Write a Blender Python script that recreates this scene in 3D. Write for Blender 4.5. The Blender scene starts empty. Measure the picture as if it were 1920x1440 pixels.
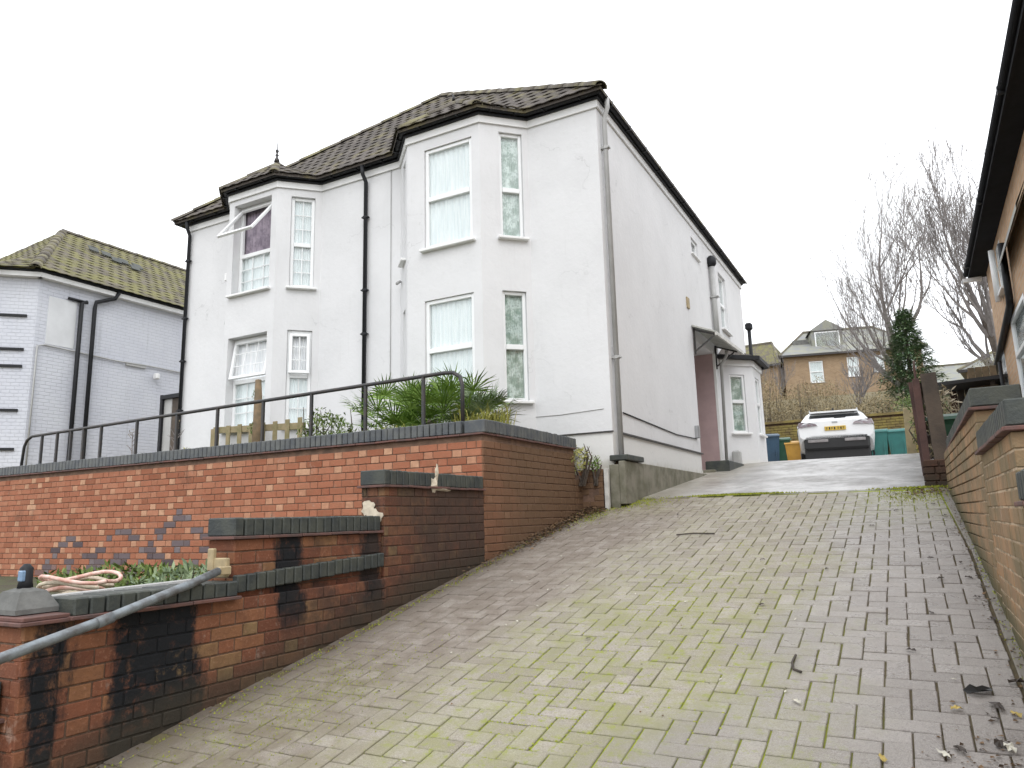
import bpy, bmesh, math, random
from mathutils import Vector as V, Matrix
from mathutils import noise as mnoise
PI=math.pi; R=math.radians
random.seed(7)
S=bpy.context.scene; C=S.collection
# ------------------------------------------------ camera
cam=bpy.data.cameras.new('camera'); co=bpy.data.objects.new('camera',cam); C.objects.link(co); S.camera=co
pitch,roll,yaw=R(10.4775),R(-1.504),R(28.3)
fw=V((-math.sin(yaw)*math.cos(pitch),math.cos(yaw)*math.cos(pitch),math.sin(pitch)))
r0=V((math.cos(yaw),math.sin(yaw),0)); u0=r0.cross(fw)
rt=r0*math.cos(roll)+u0*math.sin(roll); up=-r0*math.sin(roll)+u0*math.cos(roll)
EYE=V((0,0,1.55))
m=Matrix((( rt.x,up.x,-fw.x),(rt.y,up.y,-fw.y),(rt.z,up.z,-fw.z))).to_4x4(); m.translation=EYE
co.matrix_world=m; cam.sensor_width=36; cam.lens=1367.66/1920*36; cam.clip_start=.05; cam.clip_end=3000
# ------------------------------------------------ world, sun, exposure
W=bpy.data.worlds.new('World'); S.world=W; W.use_nodes=True
wn=W.node_tree.nodes; wl=W.node_tree.links; wn.clear()
sky=wn.new('ShaderNodeTexSky'); sky.sky_type='NISHITA'; sky.sun_disc=False
sky.sun_elevation=R(48); sky.sun_rotation=R(146); sky.air_density=1.0; sky.dust_density=3.0
hs=wn.new('ShaderNodeHueSaturation'); hs.inputs['Saturation'].default_value=.12
mx=wn.new('ShaderNodeMix'); mx.data_type='RGBA'; mx.inputs['Factor'].default_value=.86
mx.inputs['B'].default_value=(12.4,12.7,13.2,1)
bg=wn.new('ShaderNodeBackground'); bg.inputs['Strength'].default_value=.13
wo=wn.new('ShaderNodeOutputWorld')
wl.new(sky.outputs[0],hs.inputs['Color']); wl.new(hs.outputs[0],mx.inputs['A']); wl.new(mx.outputs['Result'],bg.inputs[0]); wl.new(bg.outputs[0],wo.inputs[0])
sl=bpy.data.lights.new('sun','SUN'); sl.energy=.6; sl.angle=R(30); sl.color=(1,.985,.965)
so=bpy.data.objects.new('sun',sl); C.objects.link(so); so.rotation_euler=(R(42),0,R(34)); so.location=(0,-5,20)
S.view_settings.view_transform='Standard'; S.view_settings.look='None'; S.view_settings.exposure=0.36; S.view_settings.gamma=1
S.view_settings.use_curve_mapping=False
S.render.engine='CYCLES'
# ------------------------------------------------ ground profile of the sloping drive
def gz(y):
    if y<9: return .196*y
    if y<15: return 1.764+.1243*(y-9)
    if y<18: return 2.51+.07*(y-15)
    return 2.72
# ------------------------------------------------ materials
class N:
    def __init__(s,name,rough=.8,metal=0,spec=.5):
        s.m=bpy.data.materials.new(name); s.m.use_nodes=True; s.t=s.m.node_tree; s.n=s.t.nodes; s.b=s.n['Principled BSDF']
        s.b.inputs['Roughness'].default_value=rough; s.b.inputs['Metallic'].default_value=metal; s.b.inputs['Specular IOR Level'].default_value=spec
        s._p=None
    def L(s,a,b): s.t.links.new(a,b)
    def pos(s):
        if not s._p: s._p=s.n.new('ShaderNodeNewGeometry')
        return s._p.outputs['Position']
    def noise(s,scale,detail=4,rough=.6,vec=None,stretch=None):
        x=s.n.new('ShaderNodeTexNoise'); x.inputs['Scale'].default_value=scale; x.inputs['Detail'].default_value=detail; x.inputs['Roughness'].default_value=rough
        v=vec or s.pos()
        if stretch:
            mp=s.n.new('ShaderNodeMapping'); mp.inputs['Scale'].default_value=stretch; s.L(v,mp.inputs['Vector']); v=mp.outputs[0]
        s.L(v,x.inputs['Vector']); return x.outputs['Fac']
    def voro(s,scale,feature='F1',vec=None):
        x=s.n.new('ShaderNodeTexVoronoi'); x.feature=feature; x.inputs['Scale'].default_value=scale; s.L(vec or s.pos(),x.inputs['Vector']); return x.outputs['Distance']
    def math(s,op,a,b=0,c=None,clamp=False):
        x=s.n.new('ShaderNodeMath'); x.operation=op; x.use_clamp=clamp
        for i,v in enumerate((a,b) if c is None else (a,b,c)):
            if isinstance(v,(int,float)): x.inputs[i].default_value=v
            else: s.L(v,x.inputs[i])
        return x.outputs[0]
    def ss(s,v,lo,hi,a=0.,b=1.):
        x=s.n.new('ShaderNodeMapRange'); x.interpolation_type='SMOOTHSTEP'; s.L(v,x.inputs['Value'])
        x.inputs['From Min'].default_value=lo; x.inputs['From Max'].default_value=hi; x.inputs['To Min'].default_value=a; x.inputs['To Max'].default_value=b
        return x.outputs['Result']
    def mix(s,f,a,b,mode='MIX'):
        x=s.n.new('ShaderNodeMix'); x.data_type='RGBA'; x.blend_type=mode
        for k,v in (('Factor',f),('A',a),('B',b)):
            i=x.inputs[k]
            if k=='Factor': i=[j for j in x.inputs if j.name=='Factor' and j.type=='VALUE'][0]
            else: i=[j for j in x.inputs if j.name==k and j.type=='RGBA'][0]
            if isinstance(v,(int,float)): i.default_value=v
            elif isinstance(v,tuple): i.default_value=(v[0],v[1],v[2],1)
            else: s.L(v,i)
        return [o for o in x.outputs if o.type=='RGBA'][0]
    def ramp(s,v,stops):
        x=s.n.new('ShaderNodeValToRGB'); s.L(v,x.inputs[0]); e=x.color_ramp.elements
        while len(e)<len(stops): e.new(.5)
        for k,(p,c) in zip(e,stops): k.position=p; k.color=(c[0],c[1],c[2],1)
        return x.outputs[0]
    def xyz(s):
        x=s.n.new('ShaderNodeSeparateXYZ'); s.L(s.pos(),x.inputs[0]); return x.outputs
    def tone(s):  # one value per piece: object colour of a single piece, face attribute in joined stuff
        o=s.n.new('ShaderNodeObjectInfo'); a=s.n.new('ShaderNodeAttribute'); a.attribute_name='tone'
        x=s.n.new('ShaderNodeSeparateColor'); s.L(o.outputs['Color'],x.inputs[0]); y=s.n.new('ShaderNodeSeparateColor'); s.L(a.outputs['Color'],y.inputs[0])
        return s.math('ADD',x.outputs[0],y.outputs[0]), s.math('ADD',x.outputs[1],y.outputs[1])
    def col(s,c):
        if isinstance(c,tuple): s.b.inputs['Base Color'].default_value=(c[0],c[1],c[2],1)
        else: s.L(c,s.b.inputs['Base Color'])
        return s
    def rough(s,v): s.L(v,s.b.inputs['Roughness']); return s
    def bump(s,h,dist=.01,strength=1):
        x=s.n.new('ShaderNodeBump'); x.inputs['Distance'].default_value=dist; x.inputs['Strength'].default_value=strength; s.L(h,x.inputs['Height']); s.L(x.outputs[0],s.b.inputs['Normal']); return s
def varied(name,c,amt=.25,scale=6,rough=.7,bump=0,bscale=40,metal=0,c2=None,spec=.5):
    m=N(name,rough,metal,spec); n=m.noise(scale); d=tuple(x*(1-amt) for x in c)
    m.col(m.mix(m.ss(n,.3,.7),c,c2 or d))
    if bump: m.bump(m.noise(bscale,3),bump)
    return m.m
M={}
# rendered wall
def mk_render():
    m=N('painted render',.85,spec=.2); x,y,z=m.xyz()
    n=m.noise(1.1,5); n2=m.noise(9,4); st=m.noise(3,4,.6,stretch=(6,6,.35))
    c=m.mix(m.ss(n,.35,.7),(.70,.70,.705),(.655,.655,.66))
    c=m.mix(m.math('MULTIPLY',m.ss(st,.56,.78),.14),c,(.50,.49,.48))
    low=m.math('MULTIPLY',m.ss(z,2.62,2.58),.75); c=m.mix(low,c,(.72,.715,.69))
    d=m.math('MULTIPLY',m.ss(m.math('ADD',z,m.math('MULTIPLY',n2,.25)),2.45,2.25),.55); c=m.mix(d,c,(.38,.36,.27))
    ve=m.n.new('ShaderNodeTexVoronoi'); ve.feature='DISTANCE_TO_EDGE'; ve.inputs['Scale'].default_value=.55; wv=m.n.new('ShaderNodeVectorMath'); wv.operation='ADD'; m.L(m.pos(),wv.inputs[0]); nz=m.n.new('ShaderNodeTexNoise'); nz.inputs['Scale'].default_value=2.5; nz.inputs['Detail'].default_value=6; m.L(m.pos(),nz.inputs['Vector']); m.L(nz.outputs['Color'],wv.inputs[1]); m.L(wv.outputs[0],ve.inputs['Vector'])
    c=m.mix(m.math('MULTIPLY',m.math('MULTIPLY',m.ss(ve.outputs['Distance'],.007,.002),m.ss(n,.5,.62)),.35),c,(.40,.40,.40))
    c=m.mix(m.math('MULTIPLY',m.ss(n2,.55,.75),.12),c,(.50,.50,.47))
    m.col(c); m.bump(m.math('ADD',m.math('MULTIPLY',m.noise(16,4,.65),.8),m.math('MULTIPLY',m.noise(3.5,3),1.2)),.007,.6); return m.m
M['render']=mk_render()
M['white']=varied('white gloss paint',(.80,.80,.79),.06,5,.35)
M['upvc']=varied('white plastic window frame',(.82,.83,.83),.04,8,.3)
M['dirtywhite']=varied('weathered white paint',(.62,.61,.57),.25,8,.6)
M['palepatch']=varied('pale patched paint',(.66,.67,.68),.10,3,.8)
M['black']=varied('black plastic',(.018,.019,.022),.3,12,.55,spec=.3)
M['blackpaint']=varied('matt black paint',(.012,.013,.016),.3,6,.85,spec=.15)
M['iron']=varied('black painted iron',(.022,.025,.029),.4,20,.5,.002,60,c2=(.045,.036,.03))
M['greypipe']=varied('grey plastic pipe',(.42,.42,.41),.15,5,.45)
def mk_tile(name,base,moss,amount):
    m=N(name,.85,spec=.25); t,_=m.tone(); n=m.noise(3.2,5); n2=m.noise(26,4)
    c=m.ramp(t,[(0,tuple(x*.78 for x in base)),(.5,base),(1,tuple(x*1.28 for x in base))])
    c=m.mix(m.math('MULTIPLY',m.ss(n,.64-amount*.28,.82-amount*.22),.8),c,moss)
    c=m.mix(m.math('MULTIPLY',m.ss(n2,.57,.70),.6),c,(.26,.25,.20)); m.col(c)
    m.bump(n2,.006); return m.m
M['tile']=mk_tile('mossy concrete roof tile',(.088,.076,.068),(.15,.13,.065),.55)
M['tile2']=mk_tile('green mossed roof tile',(.115,.10,.078),(.18,.17,.06),.95)
M['ridge']=mk_tile('lichened ridge tile',(.13,.115,.095),(.24,.22,.12),.7)
M['slate']=varied('grey slate roof',(.20,.205,.21),.25,2,.6,c2=(.25,.25,.19))
# bricks
def mk_brick(name,ramp_,dirt,kind):
    m=N(name,.88,spec=.25); t,h=m.tone(); x,y,z=m.xyz()
    n=m.noise(14,5,.7); n2=m.noise(2.2,5,.65); n3=m.noise(60,3)
    c=m.ramp(t,ramp_)
    c=m.mix(m.math('MULTIPLY',m.ss(n,.3,.75),.5),c,dirt)
    c=m.mix(m.math('MULTIPLY',m.ss(n3,.55,.75),.35),c,(.42,.22,.14)); c=m.mix(m.math('MULTIPLY',m.ss(m.noise(5,6,.75),.60,.72),.45),c,(.40,.32,.26)); c=m.mix(m.math('MULTIPLY',m.ss(m.noise(3.1,6,.7,stretch=(1,1,.5)),.58,.75),.5),c,(.09,.05,.035))
    if kind=='front':
        d=m.math('MULTIPLY',m.ss(m.math('ADD',x,m.math('MULTIPLY',n2,.5)),-3.5,-3.25),.0)
        c=m.mix(m.math('MULTIPLY',m.ss(n2,.58,.8),.35),c,(.16,.085,.05))
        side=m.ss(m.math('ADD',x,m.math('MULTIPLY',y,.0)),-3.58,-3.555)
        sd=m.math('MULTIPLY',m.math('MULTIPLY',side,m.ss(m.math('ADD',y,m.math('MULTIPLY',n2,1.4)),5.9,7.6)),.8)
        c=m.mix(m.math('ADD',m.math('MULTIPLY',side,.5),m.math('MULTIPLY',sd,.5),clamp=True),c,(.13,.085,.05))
        c=m.mix(m.math('MULTIPLY',h,.85),c,m.ramp(t,[(0,(.06,.062,.075)),(1,(.14,.14,.16))]))
    if kind=='step':
        wy=m.math('ADD',y,m.math('MULTIPLY',m.math('SUBTRACT',m.noise(5,6,.75,stretch=(1,1,.5)),.5),.34))
        def band(a,b,e=.035): return m.math('MULTIPLY',m.ss(wy,a-e,a+e),m.ss(wy,b+e,b-e))
        s_=m.math('ADD',m.math('ADD',band(1.985,2.115),band(2.36,2.86)),m.math('MULTIPLY',m.math('ADD',band(3.42,3.66),band(4.25,4.47)),m.ss(m.math('ADD',z,m.math('MULTIPLY',n2,.4)),.95,1.25)),clamp=True)
        s_=m.math('MULTIPLY',s_,m.ss(n,.25,.5,.68,1)); s_=m.math('MULTIPLY',s_,m.ss(m.noise(7,5,.75),.30,.42,.55,1))
        c=m.mix(s_,c,(.012,.013,.015))
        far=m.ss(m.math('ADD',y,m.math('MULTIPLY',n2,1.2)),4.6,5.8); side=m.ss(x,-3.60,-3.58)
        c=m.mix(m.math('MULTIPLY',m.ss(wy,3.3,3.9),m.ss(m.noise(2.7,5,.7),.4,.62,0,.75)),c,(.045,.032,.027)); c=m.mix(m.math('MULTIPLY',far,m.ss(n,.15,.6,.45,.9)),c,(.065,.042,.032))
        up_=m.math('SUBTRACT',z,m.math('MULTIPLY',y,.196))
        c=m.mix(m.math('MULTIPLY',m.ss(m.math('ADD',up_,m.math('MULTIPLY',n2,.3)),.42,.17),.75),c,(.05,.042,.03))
    if kind=='right':
        c=m.mix(m.math('MULTIPLY',m.ss(n2,.35,.6),.8),c,(.165,.135,.08))
        up_=m.math('SUBTRACT',z,m.math('MULTIPLY',y,.196))
        c=m.mix(m.math('MULTIPLY',m.ss(m.math('ADD',up_,m.math('MULTIPLY',n2,.25)),.36,.14),.8),c,(.06,.065,.03))
    m.col(c); m.bump(m.math('ADD',n,m.math('MULTIPLY',n3,.6)),.006); return m.m
M['brick']=mk_brick('red garden brick',[(0,(.25,.085,.045)),(.45,(.37,.14,.08)),(.8,(.42,.185,.11)),(1,(.56,.33,.21))],(.26,.125,.07),'front')
M['brickstep']=mk_brick('sooty orange brick',[(0,(.12,.045,.026)),(.5,(.21,.078,.042)),(.8,(.24,.115,.055)),(1,(.22,.145,.07))],(.11,.05,.032),'step')
M['brickright']=mk_brick('tan stained brick',[(0,(.24,.15,.085)),(.5,(.33,.205,.115)),(1,(.40,.22,.11))],(.24,.19,.125),'right')
M['mortarsoot']=mk_brick('sooty mortar joint',[(0,(.15,.095,.065)),(1,(.17,.11,.08))],(.09,.06,.045),'step')
M['mortar']=varied('dark mortar',(.20,.12,.08),.5,9,.95,.004,60,c2=(.11,.07,.05))
M['mortarlight']=varied('pale mortar',(.50,.38,.26),.4,9,.95,.004,60,c2=(.18,.14,.09))
M['blue']=varied('blue engineering brick',(.055,.062,.070),.5,9,.5,.003,50,c2=(.10,.105,.10))
M['blue2']=varied('mossed engineering brick',(.028,.034,.034),.5,7,.6,.004,50,c2=(.06,.065,.052))
M['crease']=varied('red creasing tile',(.15,.065,.05),.5,8,.7,.003,50,c2=(.08,.05,.045))
M['patch']=varied('cream lime mortar',(.62,.54,.42),.3,16,.9,.006,40)
# paving
def region_masks(m):
    x,y,z=m.xyz(); nb=m.noise(.9,4,.6)
    xx=m.math('ADD',x,m.math('MULTIPLY',m.math('SUBTRACT',nb,.5),1.6))
    left=m.ss(m.math('ADD',xx,m.math('MULTIPLY',y,-.04)),-2.1,-3.0)
    mossr=m.math('MULTIPLY',m.math('MULTIPLY',m.ss(xx,-2.75,-2.0),m.ss(xx,-.15,-.9)),m.ss(m.math('ADD',y,m.math('MULTIPLY',nb,2)),8.0,4.6,.38,1))
    top=m.math('MULTIPLY',m.ss(y,6.6,8.6),m.ss(x,-.9,-.3)); lt=m.math('MULTIPLY',m.ss(y,7.4,8.4),m.ss(xx,-2.2,-2.9))
    lm=m.math('MULTIPLY',m.ss(xx,-2.3,-2.9),m.math('MULTIPLY',m.ss(y,3.9,3.2),m.ss(xx,-3.9,-3.1)))
    return left,m.math('ADD',mossr,m.math('ADD',m.math('ADD',top,lt),m.math('MULTIPLY',lm,.9)),clamp=True),m.ss(xx,-1.1,-.3),nb
def mk_paver():
    m=N('worn concrete paver',.8,spec=.4); t,_=m.tone(); left,moss,wet,nb=region_masks(m)
    n=m.noise(70,3,.7); n2=m.noise(7,5,.65); n3=m.noise(220,2,.8)
    c=m.ramp(t,[(0,(.24,.205,.172)),(.5,(.33,.292,.252)),(1,(.405,.362,.318))])
    c=m.mix(m.math('MULTIPLY',m.ss(n,.38,.7),.5),c,(.19,.17,.145))
    c=m.mix(m.math('MULTIPLY',m.ss(n3,.50,.64),.7),c,(.55,.50,.44)); c=m.mix(m.math('MULTIPLY',m.ss(m.noise(95,4,.8),.54,.66),.6),c,(.14,.12,.10)); c=m.mix(m.math('MULTIPLY',m.ss(m.noise(150,2,.8),.58,.7),.55),c,(.13,.115,.095))
    c=m.mix(m.math('MULTIPLY',moss,m.math('MULTIPLY',m.ss(n2,.42,.66,.12,.75),m.ss(m.noise(1.7,4,.6),.32,.6,.35,1))),c,(.275,.262,.14))
    c=m.mix(m.math('MULTIPLY',moss,m.math('MULTIPLY',m.ss(m.noise(16,6,.8),.53,.63),.9)),c,(.26,.29,.035)); c=m.mix(m.math('MULTIPLY',moss,m.ss(m.noise(5,4,.6),.35,.65,.0,.35)),c,(.27,.28,.10))
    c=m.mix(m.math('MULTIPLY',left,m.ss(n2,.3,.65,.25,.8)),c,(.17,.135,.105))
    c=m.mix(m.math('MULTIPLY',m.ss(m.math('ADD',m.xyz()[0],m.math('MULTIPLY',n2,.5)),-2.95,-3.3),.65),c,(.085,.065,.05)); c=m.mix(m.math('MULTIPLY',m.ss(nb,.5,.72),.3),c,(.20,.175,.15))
    c=m.mix(m.math('MULTIPLY',wet,.3),c,(.26,.25,.265))
    m.col(c); m.rough(m.math('SUBTRACT',m.ss(n2,.3,.7,.58,.8),m.math('MULTIPLY',wet,m.ss(n2,.3,.6,.42,.22)))); m.bump(m.math('ADD',n,m.math('MULTIPLY',n3,.7)),.005); return m.m
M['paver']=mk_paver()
def mk_joint():
    m=N('mossy sand joint',.95,spec=.1); left,moss,wet,nb=region_masks(m); n=m.noise(9,5,.7)
    c=m.mix(m.ss(n,.3,.7),(.085,.07,.045),(.13,.105,.065))
    c=m.mix(m.math('MULTIPLY',moss,m.ss(n,.28,.45,.55,1)),c,(.29,.34,.03))
    c=m.mix(m.math('MULTIPLY',left,.8),c,(.14,.11,.082))
    m.col(c); m.bump(m.noise(90,3),.006); return m.m
M['joint']=mk_joint()
def mk_conc():
    m=N('wet grey concrete',.5,spec=.5); x,y,z=m.xyz(); n=m.noise(1.6,7,.7,stretch=(1,.6,1)); n2=m.noise(40,4); n4=m.noise(1.3,5,.6); n5=m.noise(5,5,.7)
    c=m.mix(m.ss(n,.38,.6),(.50,.49,.48),(.33,.32,.31))
    c=m.mix(m.math('MULTIPLY',m.ss(n5,.50,.62),.6),c,(.20,.19,.175))
    c=m.mix(m.math('MULTIPLY',m.ss(n2,.5,.7),.3),c,(.24,.225,.20))
    dk=m.math('MULTIPLY',m.ss(m.math('ADD',x,m.math('MULTIPLY',n5,.9)),.0,.6),m.ss(n4,.4,.55)); c=m.mix(m.math('MULTIPLY',dk,.6),c,(.15,.145,.14))
    c=m.mix(m.math('MULTIPLY',m.ss(m.math('ADD',x,m.math('MULTIPLY',n,.8)),-1.6,-2.4),.6),c,(.29,.255,.19))
    m.col(c); m.rough(m.ss(n4,.42,.58,.65,.3)); m.bump(m.math('ADD',m.math('MULTIPLY',n2,.4),n5),.006,.6); return m.m
M['concrete']=mk_conc()
M['kerb']=varied('grey edging slab',(.24,.22,.20),.4,3,.7,.003,60,c2=(.17,.15,.12))
M['panel']=varied('weathered concrete panel',(.24,.225,.18),.4,5,.9,.006,30,c2=(.13,.125,.085))
M['soil']=varied('dark garden soil',(.06,.048,.032),.4,5,.95,.02,20,c2=(.07,.085,.03))
M['grass']=varied('rough winter grass',(.13,.11,.055),.5,2,.95,.03,14,c2=(.17,.14,.08))
M['asphalt']=varied('asphalt',(.05,.05,.052),.3,12,.9,.003,120)
M['wood']=varied('grey weathered timber',(.11,.085,.065),.5,3,.85,.004,40,c2=(.05,.042,.036))
M['redwood']=varied('reddish stained timber',(.115,.062,.052),.5,4,.85,.004,40,c2=(.07,.04,.035))
M['picket']=varied('mossy pale picket',(.30,.24,.14),.4,8,.85,.004,40,c2=(.19,.17,.08))
M['postwood']=varied('brown garden post',(.22,.15,.085),.4,8,.85,.004,40,c2=(.13,.10,.06))
M['beige']=varied('beige rendered post',(.40,.33,.19),.35,4,.85)
def mk_net(name,a,b,lace):
    m=N(name,.9,spec=.1); v=m.voro(26) if lace else m.noise(5,3,.5,stretch=(9,9,.5))
    c=m.mix(m.ss(v,.12,.5) if lace else m.ss(v,.35,.65),a,b)
    if lace: c=m.mix(m.ss(m.noise(9,4),.4,.62),c,(.36,.44,.39))
    m.col(c); return m.m
M['net']=mk_net('white net curtain',(.76,.79,.81),(.88,.89,.90),False)
M['lace']=mk_net('grey green lace curtain',(.46,.52,.49),(.76,.81,.78),True)
M['purple']=varied('dim purple curtain',(.19,.16,.20),.5,9,.9,c2=(.34,.29,.34))
def mk_glass():
    m=bpy.data.materials.new('window glass'); m.use_nodes=True; t=m.node_tree; t.nodes.clear()
    o=t.nodes.new('ShaderNodeOutputMaterial'); g=t.nodes.new('ShaderNodeBsdfGlossy'); g.inputs['Roughness'].default_value=.03
    tr=t.nodes.new('ShaderNodeBsdfTransparent'); tr.inputs[0].default_value=(.97,.99,.985,1); mx=t.nodes.new('ShaderNodeMixShader'); f0=t.nodes.new('ShaderNodeLayerWeight'); f0.inputs[0].default_value=.5; f=t.nodes.new('ShaderNodeMath'); f.operation='POWER'; f.inputs[1].default_value=3.5; t.links.new(f0.outputs['Facing'],f.inputs[0])
    mp=t.nodes.new('ShaderNodeMath'); mp.operation='MULTIPLY_ADD'; mp.inputs[1].default_value=.8; mp.inputs[2].default_value=.07
    t.links.new(f.outputs[0],mp.inputs[0]); t.links.new(mp.outputs[0],mx.inputs[0]); t.links.new(tr.outputs[0],mx.inputs[1]); t.links.new(g.outputs[0],mx.inputs[2]); t.links.new(mx.outputs[0],o.inputs[0]); return m
M['glass']=mk_glass()
mk_=N('pale sheen glass',.25,spec=.5); mk_.col((.62,.72,.70)); mk_.b.inputs['Transmission Weight'].default_value=.45; M['sheenglass']=mk_.m  # pale aqua colour stands in for the reflection on the open sash
M['dark']=varied('dark interior',(.03,.032,.035),.3,3,.8)
M['darkglass']=varied('dark tinted glass',(.012,.014,.016),.2,3,.08)
def mk_paintbrick():
    m=N('blue grey painted brickwork',.8,spec=.3); x,y,z=m.xyz()
    cmb=m.n.new('ShaderNodeCombineXYZ'); m.L(m.math('ADD',x,y),cmb.inputs[0]); m.L(z,cmb.inputs[1])
    b=m.n.new('ShaderNodeTexBrick'); b.inputs['Scale'].default_value=1; b.inputs['Brick Width'].default_value=.225; b.inputs['Row Height'].default_value=.075; b.inputs['Mortar Size'].default_value=.008; b.inputs['Mortar Smooth'].default_value=.6
    m.L(cmb.outputs[0],b.inputs['Vector']); n=m.noise(1.2,5)
    c=m.mix(m.ss(n,.35,.7),(.56,.575,.63),(.61,.625,.67)); c=m.mix(m.math('MULTIPLY',b.outputs['Fac'],.22),c,(.42,.44,.48))
    st=m.noise(2.6,4,.6,stretch=(5,5,.3)); c=m.mix(m.math('MULTIPLY',m.ss(st,.58,.75),.4),c,(.36,.37,.39))
    m.col(c); m.bump(m.math('SUBTRACT',1,b.outputs['Fac']),.006); return m.m
M['paintbrick']=mk_paintbrick()
def mk_farbrick(name,a,b_,mort):
    m=N(name,.88,spec=.2); x,y,z=m.xyz()
    cmb=m.n.new('ShaderNodeCombineXYZ'); m.L(m.math('ADD',x,y),cmb.inputs[0]); m.L(z,cmb.inputs[1])
    b=m.n.new('ShaderNodeTexBrick'); b.inputs['Scale'].default_value=1; b.inputs['Brick Width'].default_value=.225; b.inputs['Row Height'].default_value=.075; b.inputs['Mortar Size'].default_value=.010; b.inputs['Bias'].default_value=0
    b.inputs['Color1'].default_value=(*a,1); b.inputs['Color2'].default_value=(*b_,1); b.inputs['Mortar'].default_value=(*mort,1)
    m.L(cmb.outputs[0],b.inputs['Vector']); n=m.noise(3,5)
    m.col(m.mix(m.math('MULTIPLY',m.ss(n,.35,.7),.35),b.outputs['Color'],tuple(q*.6 for q in a))); m.bump(m.math('SUBTRACT',1,b.outputs['Fac']),.008); return m.m
M['housebrick']=mk_farbrick('tan house brick',(.56,.37,.23),(.47,.29,.17),(.48,.38,.28))
M['redbrick']=mk_farbrick('red house brick',(.36,.13,.08),(.27,.10,.07),(.30,.22,.16))
M['yellowbrick']=mk_farbrick('london stock brick',(.38,.265,.165),(.30,.20,.12),(.38,.31,.22))
M['mosswall']=varied('moss yellowed brick wall',(.25,.20,.055),.45,4,.9,.006,30,c2=(.14,.10,.045))
def leafmat(name,a,b,rough=.6):
    m=N(name,rough,spec=.3); o=m.n.new('ShaderNodeNewGeometry'); m.col(m.ramp(o.outputs['Random Per Island'],[(0,a),(1,b)])); return m.m
M['palm']=leafmat('green palm leaf',(.08,.15,.02),(.22,.33,.07))
M['palmblue']=leafmat('blue green palm leaf',(.11,.16,.09),(.26,.32,.18))
M['lime']=leafmat('yellow green grass blade',(.22,.25,.04),(.46,.42,.13))
M['shrub']=leafmat('shrub leaf',(.06,.10,.02),(.15,.20,.05))
M['brush']=leafmat('brown winter scrub',(.13,.105,.055),(.30,.235,.125))
M['brush2']=leafmat('dark olive scrub',(.075,.075,.045),(.19,.165,.09))
M['conifer']=leafmat('conifer needle',(.075,.135,.075),(.23,.31,.16))
M['pampas']=leafmat('pale dry plant',(.35,.29,.18),(.50,.44,.33))
M['bark']=varied('grey brown bark',(.13,.105,.085),.4,8,.9,.01,30)
M['twig']=varied('thin winter twig',(.25,.225,.215),.3,8,.9)
M['mossstuff']=leafmat('bright moss',(.20,.24,.025),(.36,.38,.06),.95)
M['leafdark']=varied('rotting dark leaf',(.05,.035,.025),.5,30,.6)
M['litter']=leafmat('crumbled leaf litter',(.05,.035,.025),(.24,.15,.08),.9)
M['leafpale']=varied('pale chip',(.60,.57,.48),.3,30,.6)
M['leafyellow']=varied('yellow leaf',(.48,.36,.10),.4,30,.6)
M['car']=varied('white car paint',(.80,.81,.82),.03,2,.18,spec=.6)
M['carblack']=varied('black car trim',(.015,.015,.016),.2,6,.5)
M['silver']=varied('silver trim',(.45,.46,.47),.2,6,.35,metal=.6)
M['lampred']=varied('grey red tail lamp',(.11,.06,.065),.4,14,.2,c2=(.20,.19,.21))
M['insert']=varied('dull bumper insert',(.30,.28,.28),.3,9,.5)
M['plate']=varied('yellow number plate',(.62,.42,.06),.15,8,.4)
M['rubber']=varied('tyre rubber',(.02,.02,.021),.2,10,.85)
M['binblue']=varied('dark blue bin plastic',(.03,.075,.13),.25,5,.45)
M['bingreen']=varied('green bin plastic',(.02,.10,.055),.25,5,.45)
M['binorange']=varied('orange bin plastic',(.66,.36,.06),.15,5,.45)
M['binteal']=varied('teal bin plastic',(.03,.17,.155),.2,5,.4)
M['galv']=varied('galvanised grey tube',(.23,.26,.28),.4,14,.45,.001,60,metal=.4,c2=(.12,.12,.12))
M['pink']=varied('pink hose',(.52,.25,.19),.3,12,.45,c2=(.75,.55,.48))
M['pinkdoor']=varied('pale pink render',(.47,.34,.34),.12,4,.8)
M['ochre']=varied('rusty ochre plate',(.42,.33,.19),.3,12,.7)
M['bluelens']=varied('pale blue lamp lens',(.22,.33,.48),.3,20,.15)
M['capstone']=varied('grey concrete cap',(.16,.16,.15),.35,8,.85,.004,40)
M['poly']=varied('cloudy canopy sheet',(.50,.50,.46),.3,9,.4,c2=(.33,.34,.30))
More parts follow.
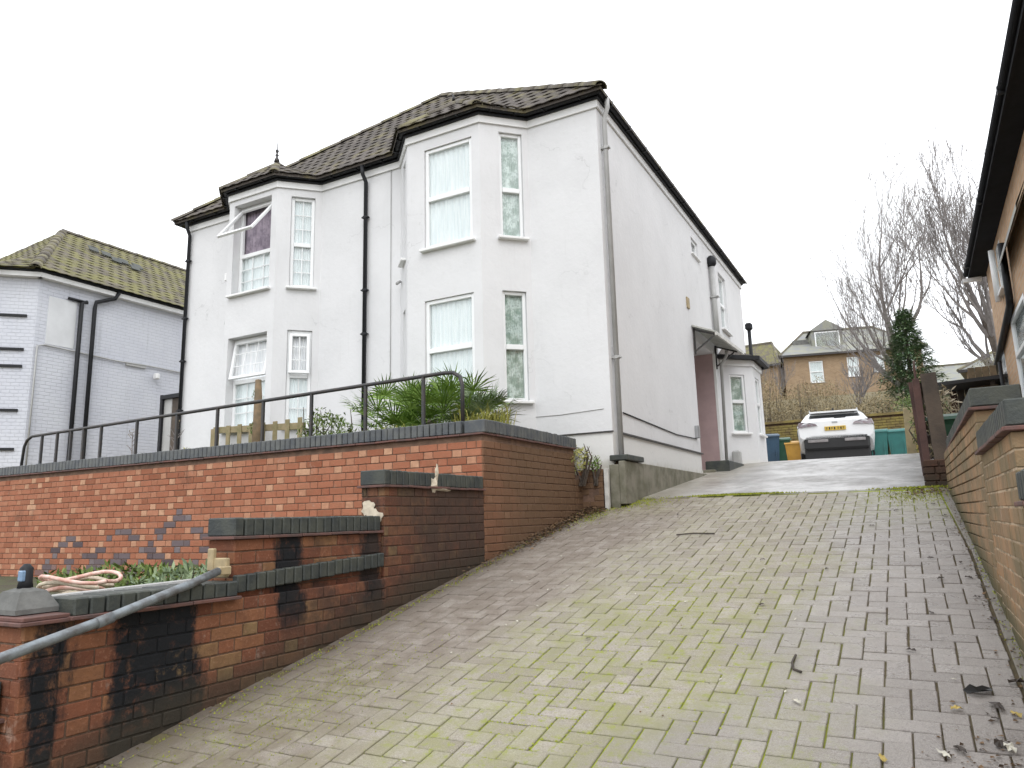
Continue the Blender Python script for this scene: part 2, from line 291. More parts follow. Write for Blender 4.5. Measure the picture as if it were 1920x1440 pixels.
# ------------------------------------------------ mesh builder
def lk(o,parent=None):
    C.objects.link(o)
    if parent: o.parent=parent
    return o
class MB:
    def __init__(s): s.v=[]; s.f=[]; s.t=[]
    def add(s,vs,fs,tone=(0,0)):
        b=len(s.v); s.v+= [tuple(v) for v in vs]; s.f+=[tuple(i+b for i in f) for f in fs]; s.t+=[tone]*len(fs); return s
    def box(s,c,d,rot=None,bev=0,tone=(0,0),sk=None):
        x,y,z=d[0]/2,d[1]/2,d[2]/2; c=V(c); rot=rot or Matrix.Identity(3)
        if not bev:
            vs=[V((a*x,b*y,g*z)) for g in(-1,1) for b in(-1,1) for a in(-1,1)]
            fs=[(0,2,3,1),(4,5,7,6),(0,1,5,4),(2,6,7,3),(0,4,6,2),(1,3,7,5)]
        else:
            bx=min(bev,x*.45,y*.45,z*.45); vs=[];fs=[]
            # chamfered box: 24 verts
            idx={}
            for sx in(-1,1):
                for sy in(-1,1):
                    for sz in(-1,1):
                        for ax in range(3):
                            p=[sx*(x-bx),sy*(y-bx),sz*(z-bx)]; p[ax]=(sx*x,sy*y,sz*z)[ax]
                            idx[(sx,sy,sz,ax)]=len(vs); vs.append(V(p))
            q=lambda *k:idx[k]
            for sg in(-1,1):
                for ax in range(3):
                    o=[(-1,-1),(1,-1),(1,1),(-1,1)]; f=[]
                    for a,b in o:
                        k=[0,0,0]; k[ax]=sg; k[(ax+1)%3]=a; k[(ax+2)%3]=b; f.append(q(*k,ax))
                    fs.append(tuple(f if sg>0 else f[::-1]))
            for ax in range(3): # edges parallel to ax
                a1,a2=(ax+1)%3,(ax+2)%3
                for s1 in(-1,1):
                    for s2 in(-1,1):
                        k0=[0]*3;k1=[0]*3; k0[ax]=-1;k1[ax]=1
                        for k in(k0,k1): k[a1]=s1;k[a2]=s2
                        f=[q(*k0,a1),q(*k1,a1),q(*k1,a2),q(*k0,a2)]
                        fs.append(tuple(f if s1*s2<0 else f[::-1]))
            for sx in(-1,1):
                for sy in(-1,1):
                    for sz in(-1,1):
                        f=[q(sx,sy,sz,0),q(sx,sy,sz,1),q(sx,sy,sz,2)]; fs.append(tuple(f if sx*sy*sz>0 else f[::-1]))
        s.add([c+rot@v for v in vs],fs,tone); return s
    def bar(s,a,b,w,h=None,upv=V((0,0,1)),ext=0,tone=(0,0)):
        a,b=V(a),V(b); d=(b-a); L=d.length; d.normalize(); h=h or w
        x=d.cross(upv); 
        if x.length<1e-4: x=V((1,0,0))
        x.normalize(); u=x.cross(d)
        return s.box((a+b)/2,(w,L+2*ext,h),Matrix((x,d,u)).transposed(),tone=tone)
    def tube(s,pts,r,n=8,caps=True,tone=(0,0)):
        pts=[V(p) for p in pts]; rs=r if isinstance(r,(list,tuple)) else [r]*len(pts)
        rings=[]; ref=None
        for i,p in enumerate(pts):
            d=(pts[min(i+1,len(pts)-1)]-pts[max(i-1,0)]).normalized()
            if ref is None: ref=d.orthogonal().normalized()
            ref=(ref-d*ref.dot(d)); ref=ref.normalized() if ref.length>1e-5 else d.orthogonal().normalized()
            w=d.cross(ref); rings.append([p+(ref*math.cos(2*PI*k/n)+w*math.sin(2*PI*k/n))*rs[i] for k in range(n)])
        vs=[v for g in rings for v in g]; fs=[]
        for i in range(len(pts)-1):
            for k in range(n): fs.append((i*n+k,i*n+(k+1)%n,(i+1)*n+(k+1)%n,(i+1)*n+k))
        if caps: fs.append(tuple(range(n))[::-1]); fs.append(tuple((len(pts)-1)*n+k for k in range(n)))
        return s.add(vs,fs,tone)
    def prism(s,poly,z0,z1,tone=(0,0)):
        n=len(poly); vs=[(p[0],p[1],z0) for p in poly]+[(p[0],p[1],z1) for p in poly]
        return s.add(vs,[tuple(range(n))[::-1],tuple(range(n,2*n))]+[(i,(i+1)%n,n+(i+1)%n,n+i) for i in range(n)],tone)
    def build(s,name,mat,parent=None,smooth=False,stuff=False,attr=False):
        me=bpy.data.meshes.new(name); me.from_pydata(s.v,[],s.f); 
        for mt in (mat if isinstance(mat,list) else [mat]): me.materials.append(mt)
        if attr:
            a=me.attributes.new('tone','FLOAT_COLOR','FACE'); a.data.foreach_set('color',[c for t in s.t for c in (t[0],t[1],0,1)])
        if smooth: me.polygons.foreach_set('use_smooth',[True]*len(me.polygons))
        me.update(); o=bpy.data.objects.new(name,me); lk(o,parent)
        if attr: o.color=(0,0,0,1)
        if stuff: o['kind']='stuff'
        return o
def tag(o,label,cat,group=None):
    o['label']=label; o['category']=cat
    if group: o['group']=group
    return o
def thing(name,label,cat,loc=(0,0,0),group=None,rz=0):
    o=bpy.data.objects.new(name,None); o.location=loc; o.rotation_euler=(0,0,rz); o.empty_display_size=.2; lk(o); return tag(o,label,cat,group)
def struct(o): o['kind']='structure'; return o
def rotz(a): return Matrix.Rotation(a,3,'Z')
def copy_tree(o,parent=None):
    c=o.copy(); C.objects.link(c); c.parent=parent
    for ch in list(o.children): copy_tree(ch,c)
    return c
def smooth_by_angle(o,ang=40):
    me=o.data; me.polygons.foreach_set('use_smooth',[True]*len(me.polygons))
    bm=bmesh.new(); bm.from_mesh(me)
    for e in bm.edges:
        if len(e.link_faces)==2 and e.calc_face_angle(0)>R(ang): e.smooth=False
    bm.to_mesh(me); bm.free()
# pieces: list of dict(c,rot,size,tone,mat); nearest LIM become objects, rest one stuff mesh
CACHE={}
def lay(pieces,name,mat,parent,lim=300,bev=.004,off=V((0,0,0))):
    pieces.sort(key=lambda p:(p['c']-EYE).length/(max(p['size'][0],p['size'][2],.05)))
    for p in pieces[:lim]:
        k=(name,mat.name,tuple(round(q,3) for q in p['size']))
        if k not in CACHE:
            b=MB().box((0,0,0),p['size'],bev=bev); me=bpy.data.meshes.new(name); me.from_pydata(b.v,[],b.f); me.materials.append(mat); CACHE[k]=me
        o=bpy.data.objects.new(name,CACHE[k]); o.matrix_local=Matrix.Translation(p['c']-off)@p['rot'].to_4x4(); o.color=(p['tone'][0],p['tone'][1],0,1); lk(o,parent)
    if len(pieces)>lim:
        b=MB()
        for p in pieces[lim:]: b.box(p['c']-off,p['size'],p['rot'],bev=bev,tone=p['tone'])
        b.build(name,mat,parent,stuff=True,attr=True)
# ------------------------------------------------ ground, terrace, hill
def H(x,y):
    if y<25.5:
        if -3.7<x<.75: return gz(max(y,-2))-.09
        if x>=.75: return gz(max(y,-2))-.05
        if y<1.9: return gz(max(y,-2))-.09
        if y<6.05: return .92
        return 2.36+min((y-6),2.5)*.02
    t=min((y-25.5)/26.5,1); return 2.64+6.2*t*t*(3-2*t)+.25*mnoise.noise(V((x*.2,y*.2,0)))
xs=[-600,-200,-80,-50,-30,-22,-16,-12,-8,-5,-3.76,-3.66,-3,-2,-1,0,.7,.8,2,4,8,14,25,50,80,200,600]
ys=[-300,-80,-20,-6,-2,0,1.85,1.95,3,5,6.0,6.06,7,8,8.9,9,10,11,12,13,14,15,17,20,24.2,25,27,29,31,34,37,40,44,48,52,60,90,200,700]
vs=[(x,y,H(x,y)) for y in ys for x in xs]; nx=len(xs)
fs=[(j*nx+i,j*nx+i+1,(j+1)*nx+i+1,(j+1)*nx+i) for j in range(len(ys)-1) for i in range(nx-1)]
struct(MB().add(vs,fs).build('ground',M['grass'],smooth=True))
struct(MB().add([(-60,-12,-.33),(60,-12,-.33),(60,-1.6,-.33),(-60,-1.6,-.33)],[(0,1,2,3)]).build('road',M['asphalt']))
b=MB(); struct(MB().add([(-12.2,6.1,2.38),(-3.78,6.1,2.38),(-3.62,8.53,2.41),(-12.2,8.53,2.43)],[(0,1,2,3)]).build('soil_bed',M['soil']))
# drive bed and pavers
XL=lambda y:-3.5 if y<7.5 else -3.5
XR=lambda y:.405-.03*max(0,y-6.2)                       # base line of the right hand wall
def sheet(name,mat,x0,x1,ylist,dz,thick=0):
    n=len(ylist); v=[]
    for y in ylist: v+=[(x0(y),y,gz(y)+dz),(x1(y),y,gz(y)+dz)]
    return MB().add(v,[(2*i,2*i+1,2*i+3,2*i+2) for i in range(n-1)]).build(name,mat)
sl_=math.atan(.196); RS=Matrix.Rotation(sl_,3,'X')
drive=sheet('driveway',M['joint'],lambda y:-3.56,lambda y:.45,[-1.6,0,3,6,9.05],-.009); struct(drive)
pv=[]; w=.104; 
XE=lambda y: XR(y)-.085
for i in range(-36,4):
    for j in range(-2,90):
        k=(i-j)%4
        if k==0: cx,cy,a=(i+1)*w,(j+.5)*w,0
        elif k==3: cx,cy,a=(i+.5)*w,(j+1)*w,1
        else: continue
        y=cy*math.cos(sl_)
        if y<.25 or y>8.93 : continue
        hx=w if a==0 else w/2
        if cx-hx<-3.52 and cx+hx>-3.50: cx2=max(cx,-3.50)
        if cx<-3.5: continue
        xe=XE(y)
        x0,x1=cx-hx,cx+hx
        if x0>xe-.02: continue
        if x1>xe: # cut piece at the edging
            nx1=xe-.004; cx=(x0+nx1)/2; sz=(max(.03,nx1-x0-.006),(.0972 if a==0 else .2005),.05)
        else: sz=(.2005,.0972,.05) if a==0 else (.0972,.2005,.05)
        jit=Matrix.Rotation(random.gauss(0,.006),3,'Z')@Matrix.Rotation(random.gauss(0,.006),3,'X')@Matrix.Rotation(random.gauss(0,.006),3,'Y')
        # sink towards the dirty left side so the joints fill up
        fill=max(0,min(1,(-2.3-cx)/.8))*.003
        pv.append(dict(c=V((cx+random.gauss(0,.0012),y,gz(y)-.025-fill+max(-.003,random.gauss(0,.0013)))),rot=RS@jit,size=sz,tone=(min(1,max(0,random.gauss(.5,.24))),0)))
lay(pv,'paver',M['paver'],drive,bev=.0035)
ed=[]; y=.3
while y<8.9:
    yc=y+.3; ed.append(dict(c=V((XR(yc)-.035,yc,gz(yc)-.026+random.gauss(0,.002))),rot=rotz(0 if yc<6.2 else .03)@RS,size=(.085,.60,.06),tone=(.5,0))); y+=.608
lay(ed,'edging_slab',M['kerb'],drive,bev=.006)
cd=MB(); yl=[9.0,9.6,10.5,12,13.5,14.4,15,15.6,17,20,24.3]
v=[]
for y in yl:
    z=gz(y)+.004-(.01 if 14.6<y<15.3 else 0); x1=.12 if y<9.1 else (.25 if y<13.6 else .6)
    v+=[(-3.2 if y<18.4 else -8,y,z),(x1+.1,y,z)]
cd.add(v,[(2*i,2*i+1,2*i+3,2*i+2) for i in range(len(yl)-1)]); cd.add([(-3.2,9.0,1.768),(.3,9.0,1.768),(.3,9.0,1.6),(-3.2,9.0,1.6)],[(3,2,1,0)])
struct(cd.build('concrete_drive',M['concrete']))
# ------------------------------------------------ bricks
def courses(out,o,u,n,L,z0,ztop,tonef,low=None,proud=.0025,depth=.06,mask=None,tri=False):
    """flemish bond on a vertical face. o origin (x,y), u direction, n outward normal, L length"""
    rot=Matrix((V((u[0],u[1],0)),V((-n[0],-n[1],0)) if False else V((0,0,1)).cross(V((u[0],u[1],0))),V((0,0,1)))).transposed()
    k=0; z=z0
    while z+.065<=ztop+1e-4:
        s=-(.0 if k%2==0 else .1675)-.0; hd=False
        while s<L-.02:
            ln=.1025 if hd else .215; a,bb=max(s,0),min(s+ln,L)
            if bb-a>.03:
                cs=(a+bb)/2; x=o[0]+u[0]*cs+n[0]*(proud-depth/2); y=o[1]+u[1]*cs+n[1]*(proud-depth/2); zc=z+.0325
                if (low is None or zc>low(y)-.02) and (mask is None or mask(cs,zc)):
                    pr=random.gauss(0,.0012)
                    out.append(dict(c=V((x+n[0]*pr,y+n[1]*pr,zc)),rot=rot@Matrix.Rotation(random.gauss(0,.004),3,'Y'),size=(bb-a,depth,.067),tone=tonef(cs,zc,hd)))
            s+=ln+.0085; hd=not hd
        z+=.075; k+=1
def copings(out,a,b,wd,ztop,h=.11,pitch_=.075,bl=.066,sag=None):
    a,b=V(a),V(b); d=b-a; L=d.length; d.normalize(); u=V((d.x,d.y,0)); rot=Matrix((u,V((0,0,1)).cross(u),V((0,0,1)))).transposed()
    n=int(L/pitch_)
    for i in range(n):
        c=a+d*((i+.5)*L/n); zz=ztop-h/2+(sag(c) if sag else 0)
        out.append(dict(c=V((c.x,c.y,zz+random.gauss(0,.0015))),rot=rot@Matrix.Rotation(random.gauss(0,.01),3,'Z'),size=(L/n-.009,wd,h),tone=(random.random(),0)))
def creasing(out,a,b,wd,z,th=.018,ln=.26):
    a,b=V(a),V(b); d=b-a; L=d.length; d.normalize(); u=V((d.x,d.y,0)); rot=Matrix((u,V((0,0,1)).cross(u),V((0,0,1)))).transposed(); n=max(1,int(L/ln))
    for i in range(n):
        c=a+d*((i+.5)*L/n); out.append(dict(c=V((c.x,c.y,z+random.gauss(0,.001))),rot=rot@Matrix.Rotation(random.gauss(0,.008),3,'Y'),size=(L/n-.005,wd,th),tone=(random.random(),0)))
# retaining wall of the front garden
rw=thing('retaining_wall','long red brick retaining wall with blue coping holding up the front garden','brick wall',(-3.55,5.98,1.0)); O=V((-3.55,5.98,1.0))
def diamond(cx,cz,s,z):
    a=abs(s-cx)/.1675/1.0; b_=abs(z-cz)/.075
    return a+b_
def tf(s,z,hd):
    X=-16.0+s; t=min(1,max(0,random.gauss(.42,.17)))
    if hd and random.random()<.55: t=random.uniform(.78,1)
    h=0
    for cx_,cz_ in((-7.83,1.34),(-8.95,1.20),(-10.05,1.08)):
        d=abs(X-cx_)/.60+abs(z-cz_)/.40
        if .84<d<1.08 or d<.30: h=1
    if z<1.10 and random.random()<.15: h=.7
    return (t,h)
fb=[]; courses(fb,(-16.0,5.98),(1,0),(0,-1),12.45,.88,2.352,tf,mask=lambda s,z:-16+s>-12.9 and not(-16+s>-3.8 and z<1.2))
courses(fb,(-3.55,5.98+.0),(0,1),(1,0),2.15,.88,2.352,lambda s,z,hd:(min(1,max(0,random.gauss(.35,.2))),0),low=gz)
courses(fb,(-3.55,8.14),(0,1),(1,0),.62,1.48,2.06,lambda s,z,hd:(random.uniform(0,.5),0),low=gz,mask=lambda s,z:z<2.1-s*.35)
courses(fb,(-3.62,8.34),(1,0),(0,-1),.34,1.44,2.13,lambda s,z,hd:(random.uniform(.1,.6),0),mask=lambda s,z:random.random()>.04)
courses(fb,(-3.28,8.34),(0,1),(1,0),.10,1.44,2.13,lambda s,z,hd:(random.uniform(.1,.5),0))
lay(fb,'brick',M['brick'],rw,off=O)
b=MB(); b.box((-9.8,6.085,1.61),(12.48,.2,1.5)); b.box((-3.655,7.06,1.58),(.2,2.14,1.56)); b.box((-3.655,8.45,1.72),(.2,.6,.66)); b.box((-3.445,8.44,1.76),(.32,.19,.72))
for k in range(len(b.v)): b.v[k]=tuple(V(b.v[k])-O)
b.build('mortar',M['mortar'],rw)
cp=[]; copings(cp,(-16,6.075,0),(-3.78,6.075,0),.235,2.5,.125); copings(cp,(-3.64,5.965,0),(-3.64,8.15,0),.235,2.5,.125,sag=lambda c:-.012*max(0,c.y-7.2))
cp=[p for p in cp if p['c'].x>-12.9]
lay(cp,'coping_brick',M['blue'],rw,bev=.007,off=O)
cr=[]; creasing(cr,(-12.9,6.07,0),(-3.53,6.07,0),.255,2.362); creasing(cr,(-3.645,6.2,0),(-3.645,8.15,0),.25,2.362); lay(cr,'creasing_tile',M['crease'],rw,bev=.003,off=O)
# stepped wall beside the driveway
sw=thing('stepped_wall','sooty orange brick wall stepping down beside the driveway with blue brick caps','brick wall',(-3.55,3.1,.5)); O=V((-3.55,3.1,.5))
tt=lambda s,z,hd:(min(1,max(0,random.gauss(.5,.28))),0)
sb=[]; SEG=[(4.49,5.972,1.815,-3.55),(3.11,4.488,1.47,-3.575)]
for y0,y1,zt,x in SEG:
    base=zt-.075*int((zt-.3)/.075)-.065+.0
    n_=int((zt-gz(y0)+.1)/.075)+1; z0=zt-n_*.075+.01
    courses(sb,(x,y0),(0,1),(1,0),y1-y0,z0,zt,tt,low=gz)
    courses(sb,(x-.225,y0),(1,0),(0,-1),.225,z0,zt,tt,low=gz)
n_=12; courses(sb,(-3.53,2.1),(0,1),(1,0),2.39,1.135-n_*.075+.01,1.135,tt,low=gz)
courses(sb,(-3.53,1.93),(0,1),(1,0),.17,1.135-13*.075+.01,1.135,tt,low=gz)
courses(sb,(-4.1,1.93),(1,0),(0,-1),.57,.16,1.135,tt,low=gz)
courses(sb,(-3.98,1.70),(1,0),(0,-1),.34,.1,.72,tt,low=gz); courses(sb,(-3.64,1.70),(0,1),(1,0),.22,.1,.72,tt,low=gz)
lay(sb,'brick',M['brickstep'],sw,off=O)
b=MB()
for y0,y1,zt,x in SEG: b.box((x-.1125,(y0+y1)/2,(zt+.2)/2),(.217,y1-y0-.008,zt-.2))
b.box((-3.64,3.2,.66),(.21,2.53,.95)); b.box((-3.83,2.1,.65),(.53,.33,.95)); b.box((-3.81,1.81,.42),(.32,.2,.6))
b.v=[tuple(V(q)-O) for q in b.v]; b.build('mortar',M['mortarsoot'],sw).color=(0,0,0,1)
cp=[];cr=[]
copings(cp,(-3.6625,4.475,0),(-3.6625,5.96,0),.245,1.95,.115); creasing(cr,(-3.6575,4.45,0),(-3.6575,5.97,0),.275,1.826)
copings(cp,(-3.6875,3.095,0),(-3.6875,4.47,0),.245,1.60,.11); creasing(cr,(-3.6825,3.07,0),(-3.6825,4.48,0),.275,1.482)
copings(cp,(-3.60,2.12,0),(-3.60,3.08,0),.215,1.24,.085); creasing(cr,(-3.6,2.1,0),(-3.6,3.09,0),.26,1.147)
copings(cp,(-3.545,3.09,0),(-3.545,4.46,0),.05,1.265,.10,sag=lambda c:.045*(c.y-3.1)); 
copings(cp,(-3.98,1.80,0),(-3.64,1.80,0),.24,.90,.14)
creasing(cr,(-4.0,1.80,0),(-3.61,1.80,0),.27,.735)
creasing(cr,(-4.12,2.01,0),(-3.49,2.01,0),.24,1.146); creasing(cr,(-4.12,2.01,0),(-3.50,2.01,0),.21,1.166)
lay(cp,'coping_brick',M['blue2'],sw,bev=.007,off=O); lay(cr,'creasing_tile',M['crease'],sw,bev=.003,off=O)
def blob(c,u,n,w_,h_,seed,th=.008):
    rnd=random.Random(seed); u,n=V(u),V(n); z=V((0,0,1)); k=18; vs=[]; c=V(c)
    for i in range(k):
        a=2*PI*i/k; r=1+rnd.uniform(-.22,.22); vs.append(c+u*(math.cos(a)*w_*r/2)+z*(math.sin(a)*h_*r/2)+n*.006)
    vs.append(c+n*(th+.006)); return vs,[(i,(i+1)%k,k) for i in range(k)]
b=MB(); b.add(*blob((-3.70,4.485,1.66),(1,0,0),(0,-1,0),.13,.12,1,.004)); b.add(*blob((-3.64,4.485,1.60),(1,0,0),(0,-1,0),.15,.10,2,.004))
b.add(*blob((-3.55,5.15,1.855),(0,1,0),(1,0,0),.10,.14,3,.03)); b.add(*blob((-3.55,5.27,1.815),(0,1,0),(1,0,0),.26,.035,4,.03)); b.add(*blob((-3.545,5.18,1.95),(0,1,0),(1,0,0),.05,.14,5,.02))
b.v=[tuple(V(q)-O) for q in b.v]; b.build('mortar_patch',M['patch'],sw)
# cap stone and little lamp on the near pier
b=MB(); v=[];z0,z1=1.18,1.30
for z,h in((1.178,.125),(1.20,.125),(1.275,.075),(1.29,.03)):
    v+=[(-3.74-h,2.03-h*.8,z),(-3.74+h,2.03-h*.8,z),(-3.74+h,2.03+h*.8,z),(-3.74-h,2.03+h*.8,z)]
b.add(v,[(3,2,1,0),(12,13,14,15)]+[(4*k+i,4*k+(i+1)%4,4*k+4+(i+1)%4,4*k+4+i) for k in range(3) for i in range(4)])
tag(b.build('pier_cap',M['capstone']),'grey concrete pyramid cap on the nearest brick pier','pier cap')
t=thing('garden_lamp','small black lamp with pale blue lens on the pier cap','lamp',(-3.74,2.03,1.29))
MB().tube([(0,0,0),(0,0,.03),(0,0,.09),(0,0,.11)],[.035,.03,.03,.012],10).build('lamp_body',M['black'],t,True); MB().box((.012,-.026,.055),(.035,.02,.05),bev=.004).build('lens',M['bluelens'],t)
# handrail tube
t=thing('handrail','thick grey tube handrail rising in front of the stepped wall','handrail',(-3.3,1.4,.98))
pts=[(-3.28,1.0,.90),(-3.3,1.45,.99),(-3.38,2.2,1.135),(-3.47,2.75,1.255),(-3.52,2.95,1.30)]; T=V((-3.3,1.4,.98))
MB().tube([V(p)-T for p in pts],.023,14).build('rail_tube',M['galv'],t,True); MB().tube([V((-3.385,2.24,1.142))-T,V((-3.372,2.16,1.126))-T],.0265,14).build('sleeve',M['galv'],t,True)
b=MB(); b.box(V((-3.60,3.03,1.315))-T,(.14,.03,.11),bev=.008); b.box(V((-3.53,3.0,1.30))-T,(.04,.08,.05),bev=.006); b.box(V((-3.66,3.02,1.36))-T,(.05,.03,.13),bev=.006); b.build('wall_plate',M['ochre'],t)
# right garden wall
gw=thing('garden_wall','stepped tan brick wall with blue caps at the right edge of the driveway','brick wall',(.4,5,1)); O=V((.4,5,1))
RB=[]; tr_=lambda s,z,hd:(min(1,max(0,random.gauss(.5,.25))),0)
SEGR=[(1.3,3.50,1.545,.375),(3.50,5.02,1.84,.372),(5.02,8.75,2.10,.37)]
for y0,y1,zt,x in SEGR:
    n_=int((zt-gz(y0)+.15)/.075)+1; z0=zt-n_*.075+.01
    ux=V((-.0 if y0<5 else -.012,1,0)).normalized()
    courses(RB,(x,y0),(ux.x,ux.y),(-1,0),y1-y0,z0,zt,tr_,low=gz)
    courses(RB,(x,y0),(1,0),(0,-1),.34 if y0<5 else .225,z0,zt,tr_,low=gz)
lay(RB,'brick',M['brickright'],gw,off=O)
b=MB()
for y0,y1,zt,x in SEGR: b.box((x+.1125,(y0+y1)/2,(zt)/2),(.222,y1-y0-.008,zt))
b.v=[tuple(V(q)-O) for q in b.v]; b.build('mortar',M['mortarlight'],gw)
cp=[];cr=[]
for y0,y1,zt,x in SEGR:
    copings(cp,(x+.112,y0-.015,0),(x+.112,y1-.03,0),.255,zt+.135,.11); creasing(cr,(x+.11,y0-.04,0),(x+.11,y1-.04,0),.29,zt+.012)
    ww=.225 if y0>5 else .34
    creasing(cr,(x-.03,y0+.08,0),(x+ww,y0+.08,0),.24,zt+.012)
lay(cp,'coping_brick',M['blue2'],gw,bev=.007,off=O); lay(cr,'creasing_tile',M['crease'],gw,bev=.003,off=O)
# ------------------------------------------------ generic walls and windows
def facade(mb,o,u,n,L,z0,z1,ops,reveal):
    """wall strip with openings (u0,u1,za,zb); reveals go inwards"""
    o=V((o[0],o[1],0)); u=V((u[0],u[1],0)); n=V((n[0],n[1],0))
    us=sorted({0,L}|{q for p in ops for q in p[:2]}); zs=sorted({z0,z1}|{q for p in ops for q in p[2:4]})
    P=lambda a,z,d=0:o+u*a+V((0,0,z))-n*d
    flip=(u.cross(V((0,0,1)))).dot(n)<0
    def q(a,b_,c,d): mb.add([a,b_,c,d],[(3,2,1,0) if flip else (0,1,2,3)])
    for i in range(len(us)-1):
        for j in range(len(zs)-1):
            mu,mz=(us[i]+us[i+1])/2,(zs[j]+zs[j+1])/2
            if any(p[0]<mu<p[1] and p[2]<mz<p[3] for p in ops): continue
            q(P(us[i],zs[j]),P(us[i+1],zs[j]),P(us[i+1],zs[j+1]),P(us[i],zs[j+1]))
    for p in ops:
        a,b_,c,d=p[:4]; r=p[4] if len(p)>4 else reveal
        q(P(a,c),P(a,c,r),P(a,d,r),P(a,d)); mb.f[-1]=mb.f[-1][::-1]
        q(P(b_,c),P(b_,c,r),P(b_,d,r),P(b_,d))
        q(P(a,d),P(b_,d),P(b_,d,r),P(a,d,r)); mb.f[-1]=mb.f[-1]
        q(P(a,c),P(b_,c),P(b_,c,r),P(a,c,r)); mb.f[-1]=mb.f[-1][::-1]
def window(parent,o,u,n,a,b_,c,d,rec=.08,mid=None,curt='net',bars=None,sill=.05,label=None,fw_=.055,off=V((0,0,0)),upper=None,lowopen=None,sillmat='white',vert=None,curt2=None):
    """framed window in an opening; children frame, pane, curtain, sill"""
    u=V((u[0],u[1],0)).normalized(); n=V((n[0],n[1],0)).normalized(); o=V((o[0],o[1],0))
    rot=Matrix((u,-n,V((0,0,1)))).transposed(); W_=b_-a; Hh=d-c
    root=o+u*(a+W_/2)+V((0,0,c))-n*rec
    f=MB(); t_=.06
    def B(x0,x1,z0,z1,dep=t_,yy=0): f.box(((x0+x1)/2,yy,(z0+z1)/2),(x1-x0,dep,z1-z0),bev=.006)
    h=W_/2
    B(-h,-h+fw_,0,Hh); B(h-fw_,h,0,Hh); B(-h+fw_,h-fw_,0,fw_); B(-h+fw_,h-fw_,Hh-fw_,Hh)
    if mid: B(-h+fw_,h-fw_,mid-c-.035,mid-c+.035,.075)
    if vert: B(-.025,.025,fw_,Hh-fw_)
    w_=f.build('window',M['upvc'],parent); w_.matrix_local=Matrix.Translation(root-off)@rot.to_4x4()
    if label: w_['label']=label
    def pane(z0,z1,openang=0):
        if openang:
            s=MB(); hh=z1-z0; s.box((0,0,-.02),(W_-.06,.045,.045),bev=.006); s.box((0,0,-hh+.02),(W_-.06,.045,.05),bev=.006)
            for sx in(-1,1): s.box((sx*(h-.055),0,-hh/2),(.05,.045,hh-.06),bev=.006)
            if bars and openang<.3:
                for k in range(1,bars[0]): s.box((-h+.05+(W_-.1)*k/bars[0],0,-hh/2),(.012,.012,hh-.08))
                for k in range(1,bars[1]): s.box((0,0,-hh*k/bars[1]),(W_-.12,.012,.012))
            so_=s.build('sash',M['upvc'],w_); so_.matrix_local=Matrix.Translation((0,-.035,z1))@Matrix.Rotation(-openang,4,'X')
            g=MB().box((0,0,-hh/2),(W_-.14,.008,hh-.07)).build('pane',M['glass'] if openang<.3 else M['sheenglass'],w_); g.matrix_local=so_.matrix_local.copy()
        else:
            MB().box((0,0,(z0+z1)/2),(W_-2*fw_+.01,.008,z1-z0)).build('pane',M['glass'],w_)
            if bars:
                g=MB()
                for k in range(1,bars[0]): g.box((-h+fw_+(W_-2*fw_)*k/bars[0],-.008,(z0+z1)/2),(.014,.01,z1-z0))
                for k in range(1,bars[1]): g.box((0,-.008,z0+(z1-z0)*k/bars[1]),(W_-2*fw_,.01,.014))
                g.build('glazing_bar',M['upvc'],w_)
    if mid: pane(fw_,mid-c-.03,0); pane(mid-c+.03,Hh-fw_,upper or 0)
    else: pane(fw_,Hh-fw_,upper or 0)
    # curtain: pleated cloth behind the glass
    cb=MB(); K=40; vs=[]
    ph=random.random()*6
    for zz in(.02,(mid-c if curt2 else Hh)*.5,(mid-c if curt2 else Hh-.02)):
        for k in range(K+1):
            x=-h+.03+(W_-.06)*k/K; vs.append((x,.028+.010*math.sin(k*1.35+ph)+.006*math.sin(k*3.1)+(0 if zz else 0),zz))
    cb.add(vs,[(r*(K+1)+k,r*(K+1)+k+1,(r+1)*(K+1)+k+1,(r+1)*(K+1)+k) for r in range(2) for k in range(K)])
    cb.build('curtain',M[curt] if isinstance(curt,str) else curt,w_,True)
    if curt2:
        cb=MB(); vs=[(-h+.03+(W_-.06)*k/K,.06+.02*math.sin(k*1.7),zz) for zz in((mid-c),Hh-.02) for k in range(K+1)]; cb.add(vs,[(k,k+1,K+2+k,K+1+k) for k in range(K)]); cb.build('curtain',M[curt2],w_,True)
    MB().box((0,.30,Hh/2),(W_+.02,.3,Hh+.02)).build('room_shade_box',M['dark'],w_)  # dark box painted as the shade of the unlit room
    if sill:
        MB().box((0,-(rec+sill)/2-.01,-.022),(W_+.10,rec+sill+.03,.04),bev=.008).build('sill',M[sillmat],w_)
    return w_
# ------------------------------------------------ the white house
hs_=thing('white_house','big white rendered semi-detached house with two canted bays above the driveway','house',(-7.3,13,2.2)); HO=V((-7.3,13,2.2))
foot=[(-11.4,8.55),(-10.22,8.55),(-9.72,8.05),(-8.6,8.05),(-8.1,8.55),(-6.48,8.55),(-5.98,8.05),(-4.75,8.05),(-4.25,8.55),(-3.2,8.55),(-3.2,18.0),(-11.4,18.0)]
openings={ # wall index : list of openings in local u
 2:[(.12,.99,5.31,6.90,.22),(.10,.99,3.05,4.585,.22)],   # left bay front
 3:[(.22,.60,5.31,6.87,.12),(.22,.60,3.05,4.60,.12)],     # left bay right face
 5:[(.28,.52,5.31,6.86,.12),(.28,.52,3.07,4.56,.12)],     # right bay left face
 6:[(.30,1.10,5.31,6.83,.085),(.30,1.10,3.07,4.56,.085)],
 7:[(.28,.62,5.34,6.90,.10),(.28,.62,3.07,4.58,.10)],
 9:[(4.35,5.95,2.30,4.70,.9),(4.75,5.25,6.45,6.78,.1),(6.95,7.65,5.45,6.72,.12)],
}
